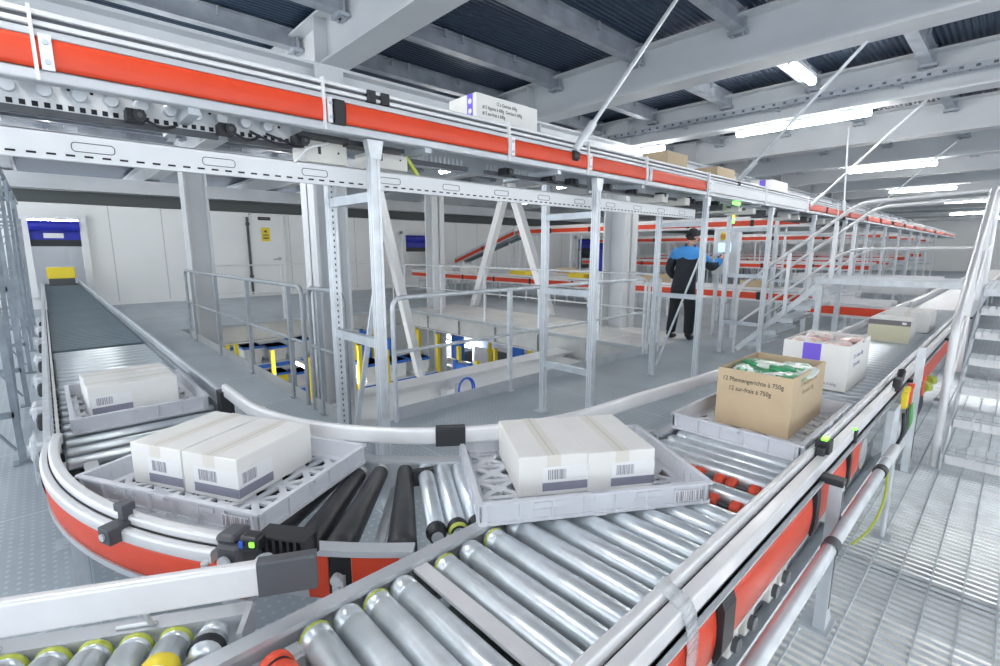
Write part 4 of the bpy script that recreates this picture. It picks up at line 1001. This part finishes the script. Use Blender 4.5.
# ================================================================== STAIR BRIDGE
sb = thing('stair_bridge', 'steel stair bridge with grated steps and tubular handrails crossing the main conveyor', 'stairs', (-.6, 6.5, 0))
def tread(x0, x1, y0, y1, z, front='y'):
    m = M()
    if front == 'y':
        m.box(x0, x1, y0, y0+.014, z-.055, z+.002, 1).box(x0, x1, y1-.006, y1, z-.035, z)
        x = x0
        while x <= x1+.001: m.box(x-.0025, x+.0025, y0, y1, z-.03, z); x += .048
        for y in (y0+.09, y0+.18): m.box(x0, x1, y-.003, y+.003, z-.012, z)
        m.box(x0, x0+.005, y0, y1, z-.06, z).box(x1-.005, x1, y0, y1, z-.06, z)
    else:
        m.box(x0, x0+.012, y0, y1, z-.045, z).box(x1-.006, x1, y0, y1, z-.035, z)
        y = y0
        while y <= y1+.001: m.box(x0, x1, y-.002, y+.002, z-.03, z); y += .034
        m.box(x0, x1, y0, y0+.005, z-.06, z).box(x0, x1, y1-.005, y1, z-.06, z)
    return m.build('tread', [GALV2, WHITE], sb)
SX0, SX1 = -.2, .78
for k in range(6): tread(SX0, SX1, 4.25+.33*k, 4.55+.33*k, .10+.17*k)
for x in (SX0-.01, SX1+.01): M().add([(x+s*.006, y, z) for s in (-1, 1) for y, z in ((4.2, 0), (4.2, .12), (6.25, 1.14), (6.25, .94), (4.5, 0.02))], [(4,3,2,1,0),(5,6,7,8,9),(0,1,6,5),(1,2,7,6),(2,3,8,7),(3,4,9,8),(4,0,5,9)]).build('stringer', GALV2, sb)
m = M(); x = -1.75
while x < SX1: m.box(x-.002, x+.002, 7.03 if x < -.22 else 6.2, 8.08, 1.07, 1.1); x += .04
y = 6.2
while y < 8.1: m.box(-1.75 if y > 7.02 else -.22, SX1, y-.003, y+.003, 1.08, 1.1); y += .1
m.box(-.22, SX1, 6.2, 6.21, .04+1.0, 1.105).box(-1.75, SX1, 8.07, 8.08, .04+1.0, 1.105).box(-1.75, -.22, 7.03, 7.04, .04+1.0, 1.105).box(-.225, -.215, 6.2, 7.04, .04+1.0, 1.105)
for x in (-1.75, SX1): m.box(x-.006, x+.006, 7.03 if x < 0 else 6.2, 8.08, .04+1.0, 1.105)
m.build('platform', GALV2, sb)
for k in range(5): tread(-2.60+.19*k, -2.36+.19*k, 7.15, 8.02, .18+.185*k, 'x')
for y in (7.13, 8.04): M().bar((-2.66, y, .05), (-1.72, y, 1.02), .012, .07).build('stringer', GALV2, sb)
for y in (7.1, 8.05):
    M().tube(bend([(-2.69, y, 0), (-2.69, y, .92), (-1.38, y, 2.0), (-.30, y, 2.05)], .14, 6), .021).build('handrail', ALU, sb)
    M().tube(bend([(-2.69, y, .40), (-1.52, y, 1.40), (-1.38, y, 1.46), (-.30, y, 1.48)], .12, 5), .016).build('middle_rail', ALU, sb)
    for x, zb, zt in ((-2.08, .6, 1.41), (-1.6, 1.0, 1.80)):
        M().box(x-.02, x+.02, y-.018, y+.018, zb, zt).build('rail_post', ALU, sb)
    for x in (-1.70, .6): M().box(x-.03, x+.03, y-.03, y+.03, 0, 1.0).build('leg', GALV2, sb)
for x in (SX0-.045, SX1+.045):
    M().tube(bend([(x, 4.28, 0), (x, 4.28, .98), (x, 6.1, 1.98), (x, 7.05, 2.05), (x, 7.05, 1.05)], .12, 6), .023).build('handrail', ALU, sb)
    M().tube(bend([(x, 4.28, .45), (x, 6.15, 1.45), (x, 7.05, 1.5)], .12, 5), .017).build('middle_rail', ALU, sb)
    for y, zb, zt in ((5.2, .5, 1.46), (6.15, 1.0, 1.96)): M().box(x-.018, x+.018, y-.02, y+.02, zb, zt).build('rail_post', ALU, sb)

# ================================================================== FAR CONVEYORS
def conveyor(name, label, x0, x1, y, z, w=.55, red=True, legs=True, gap=1.6, white=False, group=None, zend=None):
    """along x, its red side facing the camera"""
    t = thing(name, label, 'conveyor', ((x0+x1)/2, y, 0), 0, group)
    ze = z if zend is None else zend
    def P(x, yy, dz): return (x, yy, z+(ze-z)*(x-x0)/(x1-x0)+dz)
    for yy in (y-w/2, y+w/2):
        m = M().bar(P(x0, yy, -.09), P(x1, yy, -.09), .02, .20).bar(P(x0, yy-.012, .05), P(x1, yy-.012, .05), .03, .05)
        m.build('side_frame', ALU, t)
    M().bar(P(x0, y, -.03), P(x1, y, -.03), w-.03, .03).build('roller_bed', LIP, t)
    if red:
        a = x0; n = max(1, int((x1-x0)/1.5)); s = (x1-x0)/n
        for k in range(n):
            M().bar(P(a+.04, y-w/2-.018, -.085), P(a+s-.04, y-w/2-.018, -.085), .012, .12).build('red_band', WHITE if white else ORANGE, t)
            if k: lab(M().bar(P(a-.035, y-w/2-.02, -.085), P(a+.035, y-w/2-.02, -.085), .02, .15).build('joint_cover', BLACK, t), 'black joint cover')
            a += s
    if legs:
        x = x0+.4
        while x < x1:
            zz = P(x, 0, 0)[2]
            for yy in (y-w/2+.02, y+w/2-.02): M().box(x-.02, x+.02, yy-.02, yy+.02, 0, zz-.15).build('leg', GALV2, t)
            M().box(x-.015, x+.015, y-w/2, y+w/2, zz*.5-.02, zz*.5+.02).build('cross_bar', GALV2, t)
            x += gap
    return t
conveyor('cross_conveyor', 'roller conveyor with orange-red band crossing behind the worker at waist height', -15.6, -1.9, 10.35, .66, gap=1.1)
conveyor('cross_conveyor', 'second red banded conveyor running behind the one at the worker', -15.6, -5.5, 11.35, .70, gap=1.3)
ic = conveyor('inclined_conveyor', 'red banded conveyor climbing to the right in front of the far white wall', -15.9, -12.4, 12.6, 1.05, zend=2.14, gap=1.4)
conveyor('raised_conveyor', 'level red banded high conveyor continuing from the top of the inclined one', -12.3, -2.9, 12.6, 2.16, gap=2.0)
M().bar((-15.2, 12.4, 1.0), (-12.2, 12.4, 1.86), .3, .03).build('belly_sheet', BELT, ic)
conveyor('cross_conveyor', 'white sided conveyor beyond the stair rails, right of the red one at the worker', -3.4, -1.25, 13.4, .72, white=True, gap=1.2)
conveyor('cross_conveyor', 'white sided conveyor farther behind the stair rails', -4.4, -1.25, 15.7, .74, white=True, gap=1.2)
for i, y in enumerate((18.6, 21.5, 25.2, 29.)):
    conveyor('cross_conveyor', ['red banded conveyor deep in the hall behind the stair rails, nearest of the deep ones', 'red banded conveyor deep in the hall, second of the deep ones', 'red banded conveyor deep in the hall, third of the deep ones', 'red banded conveyor deepest in the hall'][i], -14, -3.1, y, 1.0+.1*i, gap=1.5)
    conveyor('raised_conveyor', ['high banded conveyor deep in the hall behind the stair rails, nearest of the deep ones', 'high banded conveyor deep in the hall, second of the deep ones', 'high banded conveyor deep in the hall, third of the deep ones', 'high banded conveyor deepest in the hall'][i], -14, -3.1, y+.9, 1.95, gap=1.7)
conveyor('merging_conveyor', 'short red banded conveyor meeting the main conveyor just before the stair bridge rails', -2.3, -1.22, 9.15, .62, gap=.8)
# continuing main line beyond
mc = thing('belt_conveyor', 'far continuation of the main conveyor beyond the stair bridge', 'conveyor', (-.75, 18, 0))
M().box(-1.0, -.495, 9.2, 30, .56, .62).build('belt', LIP, mc)
for x in (-1.06, -.45): M().box(x-.03, x+.03, 9.2, 30, .45, .70).build('side_frame', ALU, mc)
for y in range(10, 30, 3):
    for x in (-1.06, -.45): M().box(x-.02, x+.02, y-.02, y+.02, 0, .46).build('leg', GALV, mc)
rc = thing('parallel_conveyor', 'grey conveyor line right of the stair, seen between its rails', 'conveyor', (1.9, 12, 0))
M().box(1.6, 2.2, 8.5, 28, .6, .7).build('belt', LIP, rc)
for x in (1.57, 2.23): M().box(x-.03, x+.03, 8.5, 28, .5, .78).build('side_frame', ALU, rc)
for k in range(8):
    y = 9+2.2*k
    M().box(1.55, 1.6, y-.03, y+.03, 0, .5).build('leg', GALV, rc)
    M().box(1.48, 1.56, y-.3, y+.3, .52, .72).build('drive_box', GREYD, rc)
# loads on the far conveyors
def far_box(x, y, z, w, d, h, mt, nm, label, grp):
    t = M().box(x-w/2, x+w/2, y-d/2, y+d/2, z, z+h)
    o = t.build(nm, mt, bevel=.008); return tag(o, label, 'carton' if nm == 'carton' else 'crate', grp)
far_box(-13.9, 10.35, .646, .36, .4, .28, CARTW, 'carton', 'white carton on the far red conveyor at its left end, left one of two', None)
far_box(-12.6, 10.35, .646, .40, .4, .30, CARTW, 'carton', 'white carton on the far red conveyor at its left end, right one of two', None)
far_box(-7.15, 10.35, .646, .55, .4, .25, CARTB, 'carton', 'brown carton on the far red conveyor, left of the wide column', None)
far_box(-5.75, 10.35, .646, .5, .4, .26, CARTB, 'carton', 'brown carton on the far red conveyor, between the wide column and the worker', None)
far_box(-3.55, 10.30, .646, .5, .4, .22, CARTB, 'carton', 'brown carton on the far red conveyor, behind the control panel', None)
far_box(-9.2, 11.35, .686, .5, .4, .24, CARTB, 'carton', 'brown carton under the inclined conveyor between the braces', None)
def crate(x, y, z, w, d, h, label, n=4, grp=None):
    t = thing('yellow_crate', label, 'crate', (x, y, z), 0, grp)
    part_local(M().box(-w/2, w/2, -d/2, d/2, 0, h*.45), 'base', GREYD, t)
    m = M().box(-w/2, w/2, -d/2, d/2, h*.9, h)
    for i in range(n+1):
        xx = -w/2+w*i/n; m.box(xx-.02, xx+.02, -d/2, d/2, h*.4, h*.95)
        yy = -d/2+d*i/n; m.box(-w/2, w/2, yy-.02, yy+.02, h*.4, h*.95)
    part_local(m, 'yellow_top', YELL, t)
    return t
crate(-15.6, .29, ZR-.004, .45, .46, .42, 'crate with yellow top leaving the gate with the blue curtain on the left')
crate(-10.1, 10.35, .646, .6, .4, .2, 'small yellow topped crate on the far red conveyor, between the two braces')
crate(-7.95, 10.35, .646, .5, .4, .2, 'small yellow topped crate on the far red conveyor, left of the wide column')
# gates in the cold-room wall
for i, (g0, g1, z0, z1) in enumerate(GATES):
    t = thing('roller_curtain_gate', ['blue roller curtain gate at the left end of the infeed conveyor', 'blue roller curtain gate in the far wall, left of the inclined conveyor', 'blue roller curtain gate in the far wall, deepest in the hall'][i], 'gate', (XW, (g0+g1)/2, 0))
    zc = z1
    m = M().box(XW, XW+.18, g0-.14, g0, z0, zc+.1).box(XW, XW+.18, g1, g1+.14, z0, zc+.1).box(XW, XW+.2, g0-.14, g1+.14, zc, zc+.1); m.build('frame', WHITE, t)
    M().cyl((XW+.12, g0, zc-.17), (XW+.12, g1, zc-.17), .13, n=16).box(XW+.02, XW+.06, g0, g1, zc-.52, zc-.1).build('curtain', BLUE, t)
    lab(M().box(XW+.02, XW+.07, g0, g1, zc-.66, zc-.5).build('bottom_bar', BLACK, t), 'black bottom bar')
    if i == 0: M().box(XW+.061, XW+.064, g0+.25, g0+.62, zc-.46, zc-.34).build('patch', LABW, t)
# cold store behind the first gate: frosted strip
tag(M().box(XW-1.5, XW-1.45, -.4, 1.0, .2, 2.2).build('plastic_sheet', mat('frosted', (.80, .83, .88), .35, trans=.5, bump=.8, bscale=6), None), 'frosted plastic sheet behind the blue curtain gate on the left', 'curtain')
b = tag(M().box(-9.7, -9.05, 13.2, 13.3, .0, 1.55).cyl((-9.75, 13.25, 1.55), (-9.0, 13.25, 1.55), .14).build('roller_curtain', BLUE), 'small blue roller curtain beside the wide column, above the far conveyor', 'curtain')
# ================================================================== LOWER HALL
for i, (x, y) in enumerate(((-9.0, 3.5), (-8.6, 4.9), (-10.2, 3.2), (-11.5, 5.0), (-11.8, 8.5), (-8.0, 8.5), (-7.2, 8.5), (-13, 8.5), (-6.8, 8.6), (-9.6, 8.6), (-7.9, 6.2), (-7.2, 6.6), (-10.6, 5.2), (-6.6, 5.6))):
    tag(M().box(x-.035, x+.035, y-.035, y+.035, -4, -.55).box(x-.09, x+.09, y-.09, y+.09, -4, -3.97).box(x-.05, x+.05, y-.05, y+.05, -1.3, -1.2).build('rack_post', YELL), 'yellow rack post in the lower hall seen through the floor opening', 'post', 'yellow rack posts in the lower hall')
for i, (x, y) in enumerate(((-10.9, 6.2), (-8.5, 8.5), (-12.4, 6.4), (-7.4, 5.9), (-11.0, 8.6))):
    t = M().box(x-.22, x+.22, y-.03, y+.03, -3.6, -.8).box(x-.25, x-.2, y-.05, y+.05, -4, -.75).box(x+.2, x+.25, y-.05, y+.05, -4, -.75)
    tag(t.build('blue_panel', BLUEP), 'blue rack panel in the lower hall seen through the floor opening', 'panel', 'blue panels in the lower hall')
for i, (p, q) in enumerate((((-8.8, 2.6, -1.6), (-6.6, 5.4, -1.6)), ((-7.6, 2.2, -1.9), (-6.0, 4.2, -1.9)))):
    tag(M().bar(p, q, .1, .25).bar((p[0], p[1], -4), (p[0], p[1], -1.5), .1, .1).bar((q[0], q[1], -4), (q[0], q[1], -1.5), .1, .1).build('guard_rail', YELL), ['longer yellow guard rail in the lower hall below the floor opening', 'shorter yellow guard rail in the lower hall near the floor girder'][i], 'rail')
for i, (x0, x1, y, z) in enumerate(((-13, -6.2, 7.85, -1.75), (-13, -6.2, 9.4, -1.3))):
    conv = M().box(x0, x1, y-.3, y+.3, z, z+.1).box(x0, x1, y-.34, y-.3, z-.05, z+.18).box(x0, x1, y+.3, y+.34, z-.05, z+.18)
    xx = x0+.5
    while xx < x1: conv.box(xx-.04, xx+.04, y-.3, y+.3, -4, z); xx += 1.6
    tag(conv.build('lower_conveyor', ALU), ['grey conveyor in the lower hall crossing below the far railing', 'grey conveyor in the lower hall just under the far platform'][i], 'conveyor')
def bin_box(x, y, w, d, h, mt, rz, z0):
    t = thing('storage_bin', 'plastic storage bin on a yellow and blue rack in the lower hall', 'bin', (x, y, z0), rz, 'storage bins in the lower hall')
    part_local(M().add([(-w*.45,-d*.45,0),(w*.45,-d*.45,0),(w*.45,d*.45,0),(-w*.45,d*.45,0),(-w/2,-d/2,h),(w/2,-d/2,h),(w/2,d/2,h),(-w/2,d/2,h)], [(3,2,1,0),(4,5,6,7),(0,1,5,4),(1,2,6,5),(2,3,7,6),(3,0,4,7)]), 'body', mt, t)
    part_local(M().box(-w/2-.02, w/2+.02, -d/2-.02, d/2+.02, h-.06, h), 'lid', WHITE if mt is BLUEP else BLUEP, t)
rb = random.Random(3)
for i, (rx, ry) in enumerate(((-9.6, 5.6), (-13.2, 4.2), (-15.2, 6.9), (-16.2, 2.9))):
    t = thing('storage_rack', ['yellow and blue storage rack in the lower hall, nearest one below the floor opening', 'yellow and blue storage rack in the lower hall, second nearest', 'yellow and blue storage rack in the lower hall, third nearest, past the left railing', 'yellow and blue storage rack in the lower hall, farthest left'][i], 'rack', (rx, ry, -4))
    for sx in (-.4, .4):
        for sy in (-1., 1.): part_local(M().box(sx-.04, sx+.04, sy-.04, sy+.04, 0, 3.5).box(sx-.07, sx+.07, sy-.07, sy+.07, 0, .02), 'post', YELL, t)
        for z in (.9, 1.8, 2.6): part_local(M().box(sx-.03, sx+.03, -.96, .96, z-.1, z), 'beam', BLUEP, t)
    for z in (.9, 1.8, 2.6): part_local(M().box(-.42, .42, -.96, .96, z, z+.02), 'shelf', GALV2, t)
    for z in (.9, 1.8, 2.6):
        for k in range(3): bin_box(rx, ry-.6+.6*k, .55, .42, .3+.2*rb.random(), (BLUEP, WHITE, YELL, ALU)[rb.randrange(4)], 0, -4+z+.02)
v = thing('shutoff_valve', 'white valve with a coiled blue hose on the floor girder', 'valve', (-5.05, 3.95, -.55))
M().cyl((-5.05, 3.95, -.62), (-5.05, 3.95, -.35), .05).box(-5.12, -4.98, 3.70, 3.82, -.6, -.38).cyl((-5.05, 3.72, -.5), (-5.05, 4.0, -.5), .03).build('body', WHITE, v)
lab(M().tube([(-4.98, 4.02+.12*math.cos(a*.3), -.42+.15*math.sin(a*.3)) for a in range(21)], .014, closed=True).tube([(-4.96, 4.02+.14*math.cos(a*.3), -.42+.16*math.sin(a*.3)) for a in range(21)], .012, closed=True).build('hose_coil', BLUEC, v), 'blue coiled hose')
pp = tag(M().tube([(-4.85, 1.8, -.62), (-4.85, 6.4, -.62)], .035).tube([(-4.80, 1.8, -.74), (-4.80, 6.4, -.74)], .02).build('pipe_pair', WHITE), 'white pipes running along the floor girder', 'pipe')
for y in (3.3, 4.6, 5.2, 5.8): M().rev([(0, .05), (.04, .05)], (-4.85, y, -.62), (0,1,0)).build('pipe_clip', YELL if y > 4 else BLACK, pp)
# ================================================================== CONTROL PANEL
cp = thing('control_panel', 'white control panel with lit screen and buttons in front of the worker', 'panel', (0, 0, 0))
M().box(-3.42, -3.02, 8.2, 8.34, 1.05, 1.80).build('cabinet', WHITE, cp, bevel=.012)
lab(M().box(-3.33, -3.13, 8.185, 8.2, 1.42, 1.56).build('screen', SCREEN, cp), 'lit pale blue screen')
for x in (-3.31, -3.24, -3.17): M().cyl((x, 8.2, 1.33), (x, 8.175, 1.33), .02).build('button', BLACK, cp)
lab(M().cyl((-3.25, 8.2, 1.67), (-3.25, 8.15, 1.67), .045).box(-3.30, -3.20, 8.19, 8.2, 1.61, 1.73, 1).build('emergency_button', [mat('amber', (.7, .35, .02), .4), YELL], cp), 'amber stop button on a yellow plate')
for x in (-3.38, -3.06): M().box(x-.025, x+.025, 8.29, 8.34, 0, 1.06).build('leg', GALV2, cp)
M().cyl((-3.18, 8.27, 1.8), (-3.18, 8.27, 1.88), .02).build('lamp_pole', GREYD, cp)
for k, (mt, nm) in enumerate(((SIGG, 'green_lamp'), (SIGY, 'yellow_lamp'), (SIGR, 'red_lamp'))): M().cyl((-3.18, 8.27, 1.88+.085*k), (-3.18, 8.27, 1.96+.085*k), .045, n=14).build(nm, mt, cp)

for ch in cp.children:
    for v in ch.data.vertices: v.co.x -= .14
cp.location = (-3.34, 8.3, 0)
for ch in cp.children: ch.matrix_parent_inverse = Matrix.Translation((3.34, -8.3, 0))
# ================================================================== WORKER
def skin_mesh(nodes, edges, root, sub=2, grow=1.):
    names = list(nodes); idx = {n: i for i, n in enumerate(names)}
    me = bpy.data.meshes.new('skin'); me.from_pydata([nodes[n][0] for n in names], [(idx[a], idx[b]) for a, b in edges], [])
    o = bpy.data.objects.new('skin', me); C.objects.link(o)
    o.modifiers.new('s', 'SKIN')
    for i, n in enumerate(names):
        r = nodes[n][1]; d = me.skin_vertices[0].data[i]; r = r if isinstance(r, tuple) else (r, r); d.radius = (r[0]*grow, r[1]*grow); d.use_root = (n == root)
    sm = o.modifiers.new('d', 'SUBSURF'); sm.levels = sub; sm.render_levels = sub
    dg = bpy.context.evaluated_depsgraph_get()
    out = bpy.data.meshes.new_from_object(o.evaluated_get(dg)); bpy.data.objects.remove(o, do_unlink=True)
    for p in out.polygons: p.use_smooth = True
    return out
W = thing('person', 'person in black beanie and blue and dark jacket reaching to the control panel', 'person', (-3.72, 7.55, 0))
def wpart(me, name, mats, parent=None, pick=None):
    me.materials.clear()
    for x in mats: me.materials.append(x)
    if pick:
        for p in me.polygons: p.material_index = pick(p.center)
    else:
        for p in me.polygons: p.material_index = 0
    o = bpy.data.objects.new(name, me); C.objects.link(o); o.parent = parent or W
    return o
# local coordinates, facing +y; right hand side is +x
N = {'pel': ((0, 0, .92), (.13, .10)), 'sp': ((.01, .01, 1.12), (.125, .095)), 'ch': ((.03, .02, 1.33), (.15, .105)), 'nb': ((.05, .02, 1.46), (.07, .065)), 'nk': ((.065, .03, 1.54), (.052, .055)), 'hd': ((.08, .05, 1.60), (.06, .065)),
     'rs': ((.22, .03, 1.42), .062), 're': ((.36, .18, 1.17), .045), 'rw': ((.42, .40, 1.33), .032), 'rh': ((.43, .46, 1.38), (.022, .035)),
     'ls': ((-.15, .0, 1.42), .062), 'le': ((-.27, .0, 1.14), .045), 'lw': ((-.22, .18, .97), .032), 'lh': ((-.20, .24, .95), (.022, .035)),
     'rhip': ((.10, 0, .86), .09), 'rk': ((.12, .03, .48), .062), 'ra': ((.14, -.02, .10), .042), 'rt': ((.15, .14, .045), (.04, .03)),
     'lhip': ((-.10, 0, .86), .09), 'lk': ((-.13, .02, .48), .062), 'la': ((-.15, -.05, .10), .042), 'lt': ((-.17, .10, .045), (.04, .03))}
E_ = [('pel','sp'),('sp','ch'),('ch','nb'),('nb','nk'),('nk','hd'),('ch','rs'),('rs','re'),('re','rw'),('rw','rh'),('ch','ls'),('ls','le'),('le','lw'),('lw','lh'),('pel','rhip'),('rhip','rk'),('rk','ra'),('ra','rt'),('pel','lhip'),('lhip','lk'),('lk','la'),('la','lt')]
body = skin_mesh(N, E_, 'pel')
# head with face, joined to the body mesh
bm = bmesh.new(); bm.from_mesh(body)
hb = bmesh.ops.create_uvsphere(bm, u_segments=24, v_segments=18, radius=1)['verts']
rotz = Matrix.Rotation(R_(-28), 3, 'Z')
for v in hb:
    x, y, z = v.co; w_ = 1-.22*max(0, -z)**1.5
    px, py, pz = x*.077*w_, y*.097*(1-.1*max(0, -z)), z*.118
    if y > .6 and abs(x) < .32 and -.35 < z < .12: py += .022*(1-abs(x)/.32)*(1-abs(z+.15)/.3 if abs(z+.15) < .3 else 0)
    if y > .5 and .05 < z < .3 and .2 < abs(x) < .55: py -= .008
    if y > .7 and -.62 < z < -.5: py -= .005
    if y > .5 and z < -.75: py += .008
    if abs(x) > .93 and abs(z+.05) < .25 and abs(y) < .3: px *= 1.16
    q = rotz @ Vector((px, py, pz)); v.co = Vector((.085, .055, 1.665))+q
for f in bm.faces: f.smooth = True
bm.to_mesh(body); bm.free()
wpart(body, 'body', [SKIN])
hc = Vector((.085, .055, 1.665))
for sx in (-.032, .032):
    e = hc+rotz @ Vector((sx, .088, .018)); m = M().rev([(-.006, .004), (0, .011), (.006, .004)], (0,0,0), (0,1,0), 10); o = part_local(m, 'eye', BLACK, W); o.location = e
m = M().frame_box(hc+rotz @ Vector((0, .094, -.052)), rotz @ Vector((1,0,0)), rotz @ Vector((0,1,0)), (0,0,1), .022, .003, .004); part_local(m, 'mouth', mat('lips', (.45, .2, .17), .5), W)
# beanie and hair
def shell(cz, sx, sy, sz, zmin, mt, name, c=hc):
    bm = bmesh.new(); bmesh.ops.create_uvsphere(bm, u_segments=24, v_segments=16, radius=1)
    bmesh.ops.bisect_plane(bm, geom=bm.verts[:]+bm.edges[:]+bm.faces[:], plane_co=(0,0,zmin), plane_no=(0,0,-1), clear_outer=True)
    bmesh.ops.contextual_create(bm, geom=[e for e in bm.edges if e.is_boundary])
    for v in bm.verts: v.co = c+rotz @ Vector((v.co.x*sx, v.co.y*sy, v.co.z*sz+cz))
    for f in bm.faces: f.smooth = True
    me = bpy.data.meshes.new(name); bm.to_mesh(me); bm.free()
    return wpart(me, name, [mt])
shell(-.005, .088, .108, .138, .10, TROU, 'beanie')
M_b = M().tube([hc+rotz @ Vector((.083*math.cos(t*.2618), .103*math.sin(t*.2618), .012+.014*math.sin(t*.2618))) for t in range(24)], .016, closed=True); part_local(M_b, 'beanie_cuff', TROU, W)
bm = bmesh.new(); bmesh.ops.create_uvsphere(bm, u_segments=20, v_segments=14, radius=1)
for v in bm.verts: v.co = hc+rotz @ Vector((v.co.x*.079, min(v.co.y*.097, .012)-.006, v.co.z*.075-.012))
me = bpy.data.meshes.new('hair'); bm.to_mesh(me); bm.free(); wpart(me, 'hair', [HAIR])
# jacket, trousers
J = {'hem': ((0, .0, .80), (.195, .155)), 'w': ((.0, .01, 1.0), (.19, .15)), 'c': ((.03, .02, 1.26), (.205, .15)), 'y': ((.04, .02, 1.40), (.15, .12)), 'col': ((.06, .03, 1.50), (.085, .08)), 'co2': ((.07, .035, 1.55), (.07, .07)),
     'rs': ((.22, .03, 1.39), .088), 're': ((.365, .18, 1.17), .07), 'rm': ((.40, .30, 1.25), .06), 'rw': ((.42, .38, 1.31), .05),
     'ls': ((-.15, .0, 1.39), .088), 'le': ((-.27, .0, 1.14), .068), 'lw': ((-.22, .16, .98), .052)}
jk = skin_mesh(J, [('hem','w'),('w','c'),('c','y'),('y','col'),('col','co2'),('y','rs'),('rs','re'),('re','rm'),('rm','rw'),('y','ls'),('ls','le'),('le','lw')], 'w', grow=1.13)
def jpick(c):
    if c.x > .29: return 0 if (c.z > 1.26 or c.y > .24) else 1
    if c.x < -.2 and c.z < 1.30: return 1
    return 0 if c.z > 1.315 else 1
jo = wpart(jk, 'jacket', [JBLUE, JNAVY], None, jpick)
m = M().box(-.08, .12, -.135, -.112, 1.345, 1.362); lab(part_local(m, 'reflective_strip', mat('reflective', (.62, .52, .45), .4), W), 'pale reflective strip across the back')
T_ = {'pel': ((0, 0, .90), (.155, .125)), 'rh': ((.10, 0, .80), .115), 'rk': ((.125, .03, .48), .09), 'rb': ((.14, -.01, .16), .082), 'rc': ((.14, -.01, .09), .08), 'lh': ((-.10, 0, .80), .115), 'lk': ((-.135, .02, .48), .09), 'lb': ((-.15, -.035, .16), .082), 'lc': ((-.15, -.04, .09), .08)}
wpart(skin_mesh(T_, [('pel','rh'),('rh','rk'),('rk','rb'),('rb','rc'),('pel','lh'),('lh','lk'),('lk','lb'),('lb','lc')], 'pel'), 'trousers', [TROU])
for sx, ya in ((.145, 0), (-.16, -.03)):
    sh = skin_mesh({'a': ((sx, ya-.05, .12), .055), 'b': ((sx, ya-.04, .055), (.055, .05)), 'c': ((sx+.005, ya+.08, .048), (.05, .042)), 'd': ((sx+.01, ya+.16, .042), (.045, .036))}, [('a','b'),('b','c'),('c','d')], 'b')
    zmin = min(v.co.z for v in sh.vertices)
    for v in sh.vertices: v.co.z -= zmin
    wpart(sh, 'boot', [BLACK])
# gloved hands with five fingers
def hand(base, fwd, up, side, nm):
    f, u, s = Vector(fwd).normalized(), Vector(up).normalized(), Vector(side).normalized(); b = Vector(base)
    nodes = {'w': (tuple(b), .030), 'p': (tuple(b+f*.05), (.042, .02)), 'q': (tuple(b+f*.085), (.04, .017))}; ed = [('w','p'),('p','q')]
    for i, (o_, L) in enumerate(((-.028, .055), (-.010, .068), (.010, .063), (.027, .05))):
        a, c, d = 'f%da' % i, 'f%db' % i, 'f%dc' % i
        nodes[a] = (tuple(b+f*.10+s*o_*1.1), .0095); nodes[c] = (tuple(b+f*(.10+L*.55)+s*o_*1.25-u*(.004+.004*i)), .009); nodes[d] = (tuple(b+f*(.10+L*.9)+s*o_*1.2-u*(.018+.008*i)), .008)
        ed += [('q', a), (a, c), (c, d)]
    nodes['t1'] = (tuple(b+f*.045-s*.045-u*.005), .012); nodes['t2'] = (tuple(b+f*.075-s*.066-u*.012), .010); nodes['t3'] = (tuple(b+f*.10-s*.068-u*.02), .009)
    ed += [('p','t1'),('t1','t2'),('t2','t3')]
    wpart(skin_mesh(nodes, ed, 'w', 1), nm, [BLACK])
hand((.425, .395, 1.33), (.10, 1, .75), (0, -.6, .8), (1, 0, 0), 'glove')
hand((-.215, .18, .965), (.45, .9, -.25), (0, .2, 1), (-1, .4, 0), 'glove')

# ================================================================== LIGHT, CAMERA
w = bpy.data.worlds.new('hall_daylight'); SC.world = w; w.use_nodes = True
bg = w.node_tree.nodes['Background']; bg.inputs['Color'].default_value = (.86, .93, 1, 1); bg.inputs['Strength'].default_value = 1.0
cam = bpy.data.cameras.new('camera'); co = bpy.data.objects.new('camera', cam); C.objects.link(co)
cam.sensor_width = 36; cam.lens = 484/1000*36; cam.clip_start = .02; cam.clip_end = 200
P_ = math.atan(83/484.); AZ = math.atan(525/math.hypot(484, 83))
fh = Vector((-math.sin(AZ), math.cos(AZ), 0)); fw = fh*math.cos(P_)+Vector((0,0,-math.sin(P_))); rt = Vector((fh.y, -fh.x, 0)); up = rt.cross(fw)
co.matrix_world = Matrix(((rt.x, up.x, -fw.x, 0), (rt.y, up.y, -fw.y, 0), (rt.z, up.z, -fw.z, 1.45), (0,0,0,1)))
SC.camera = co
vs = SC.view_settings; vs.view_transform = 'Standard'; vs.look = 'None'; vs.gamma = 1; vs.use_curve_mapping = False; vs.exposure = 1.28
SC.cycles.use_denoising = True
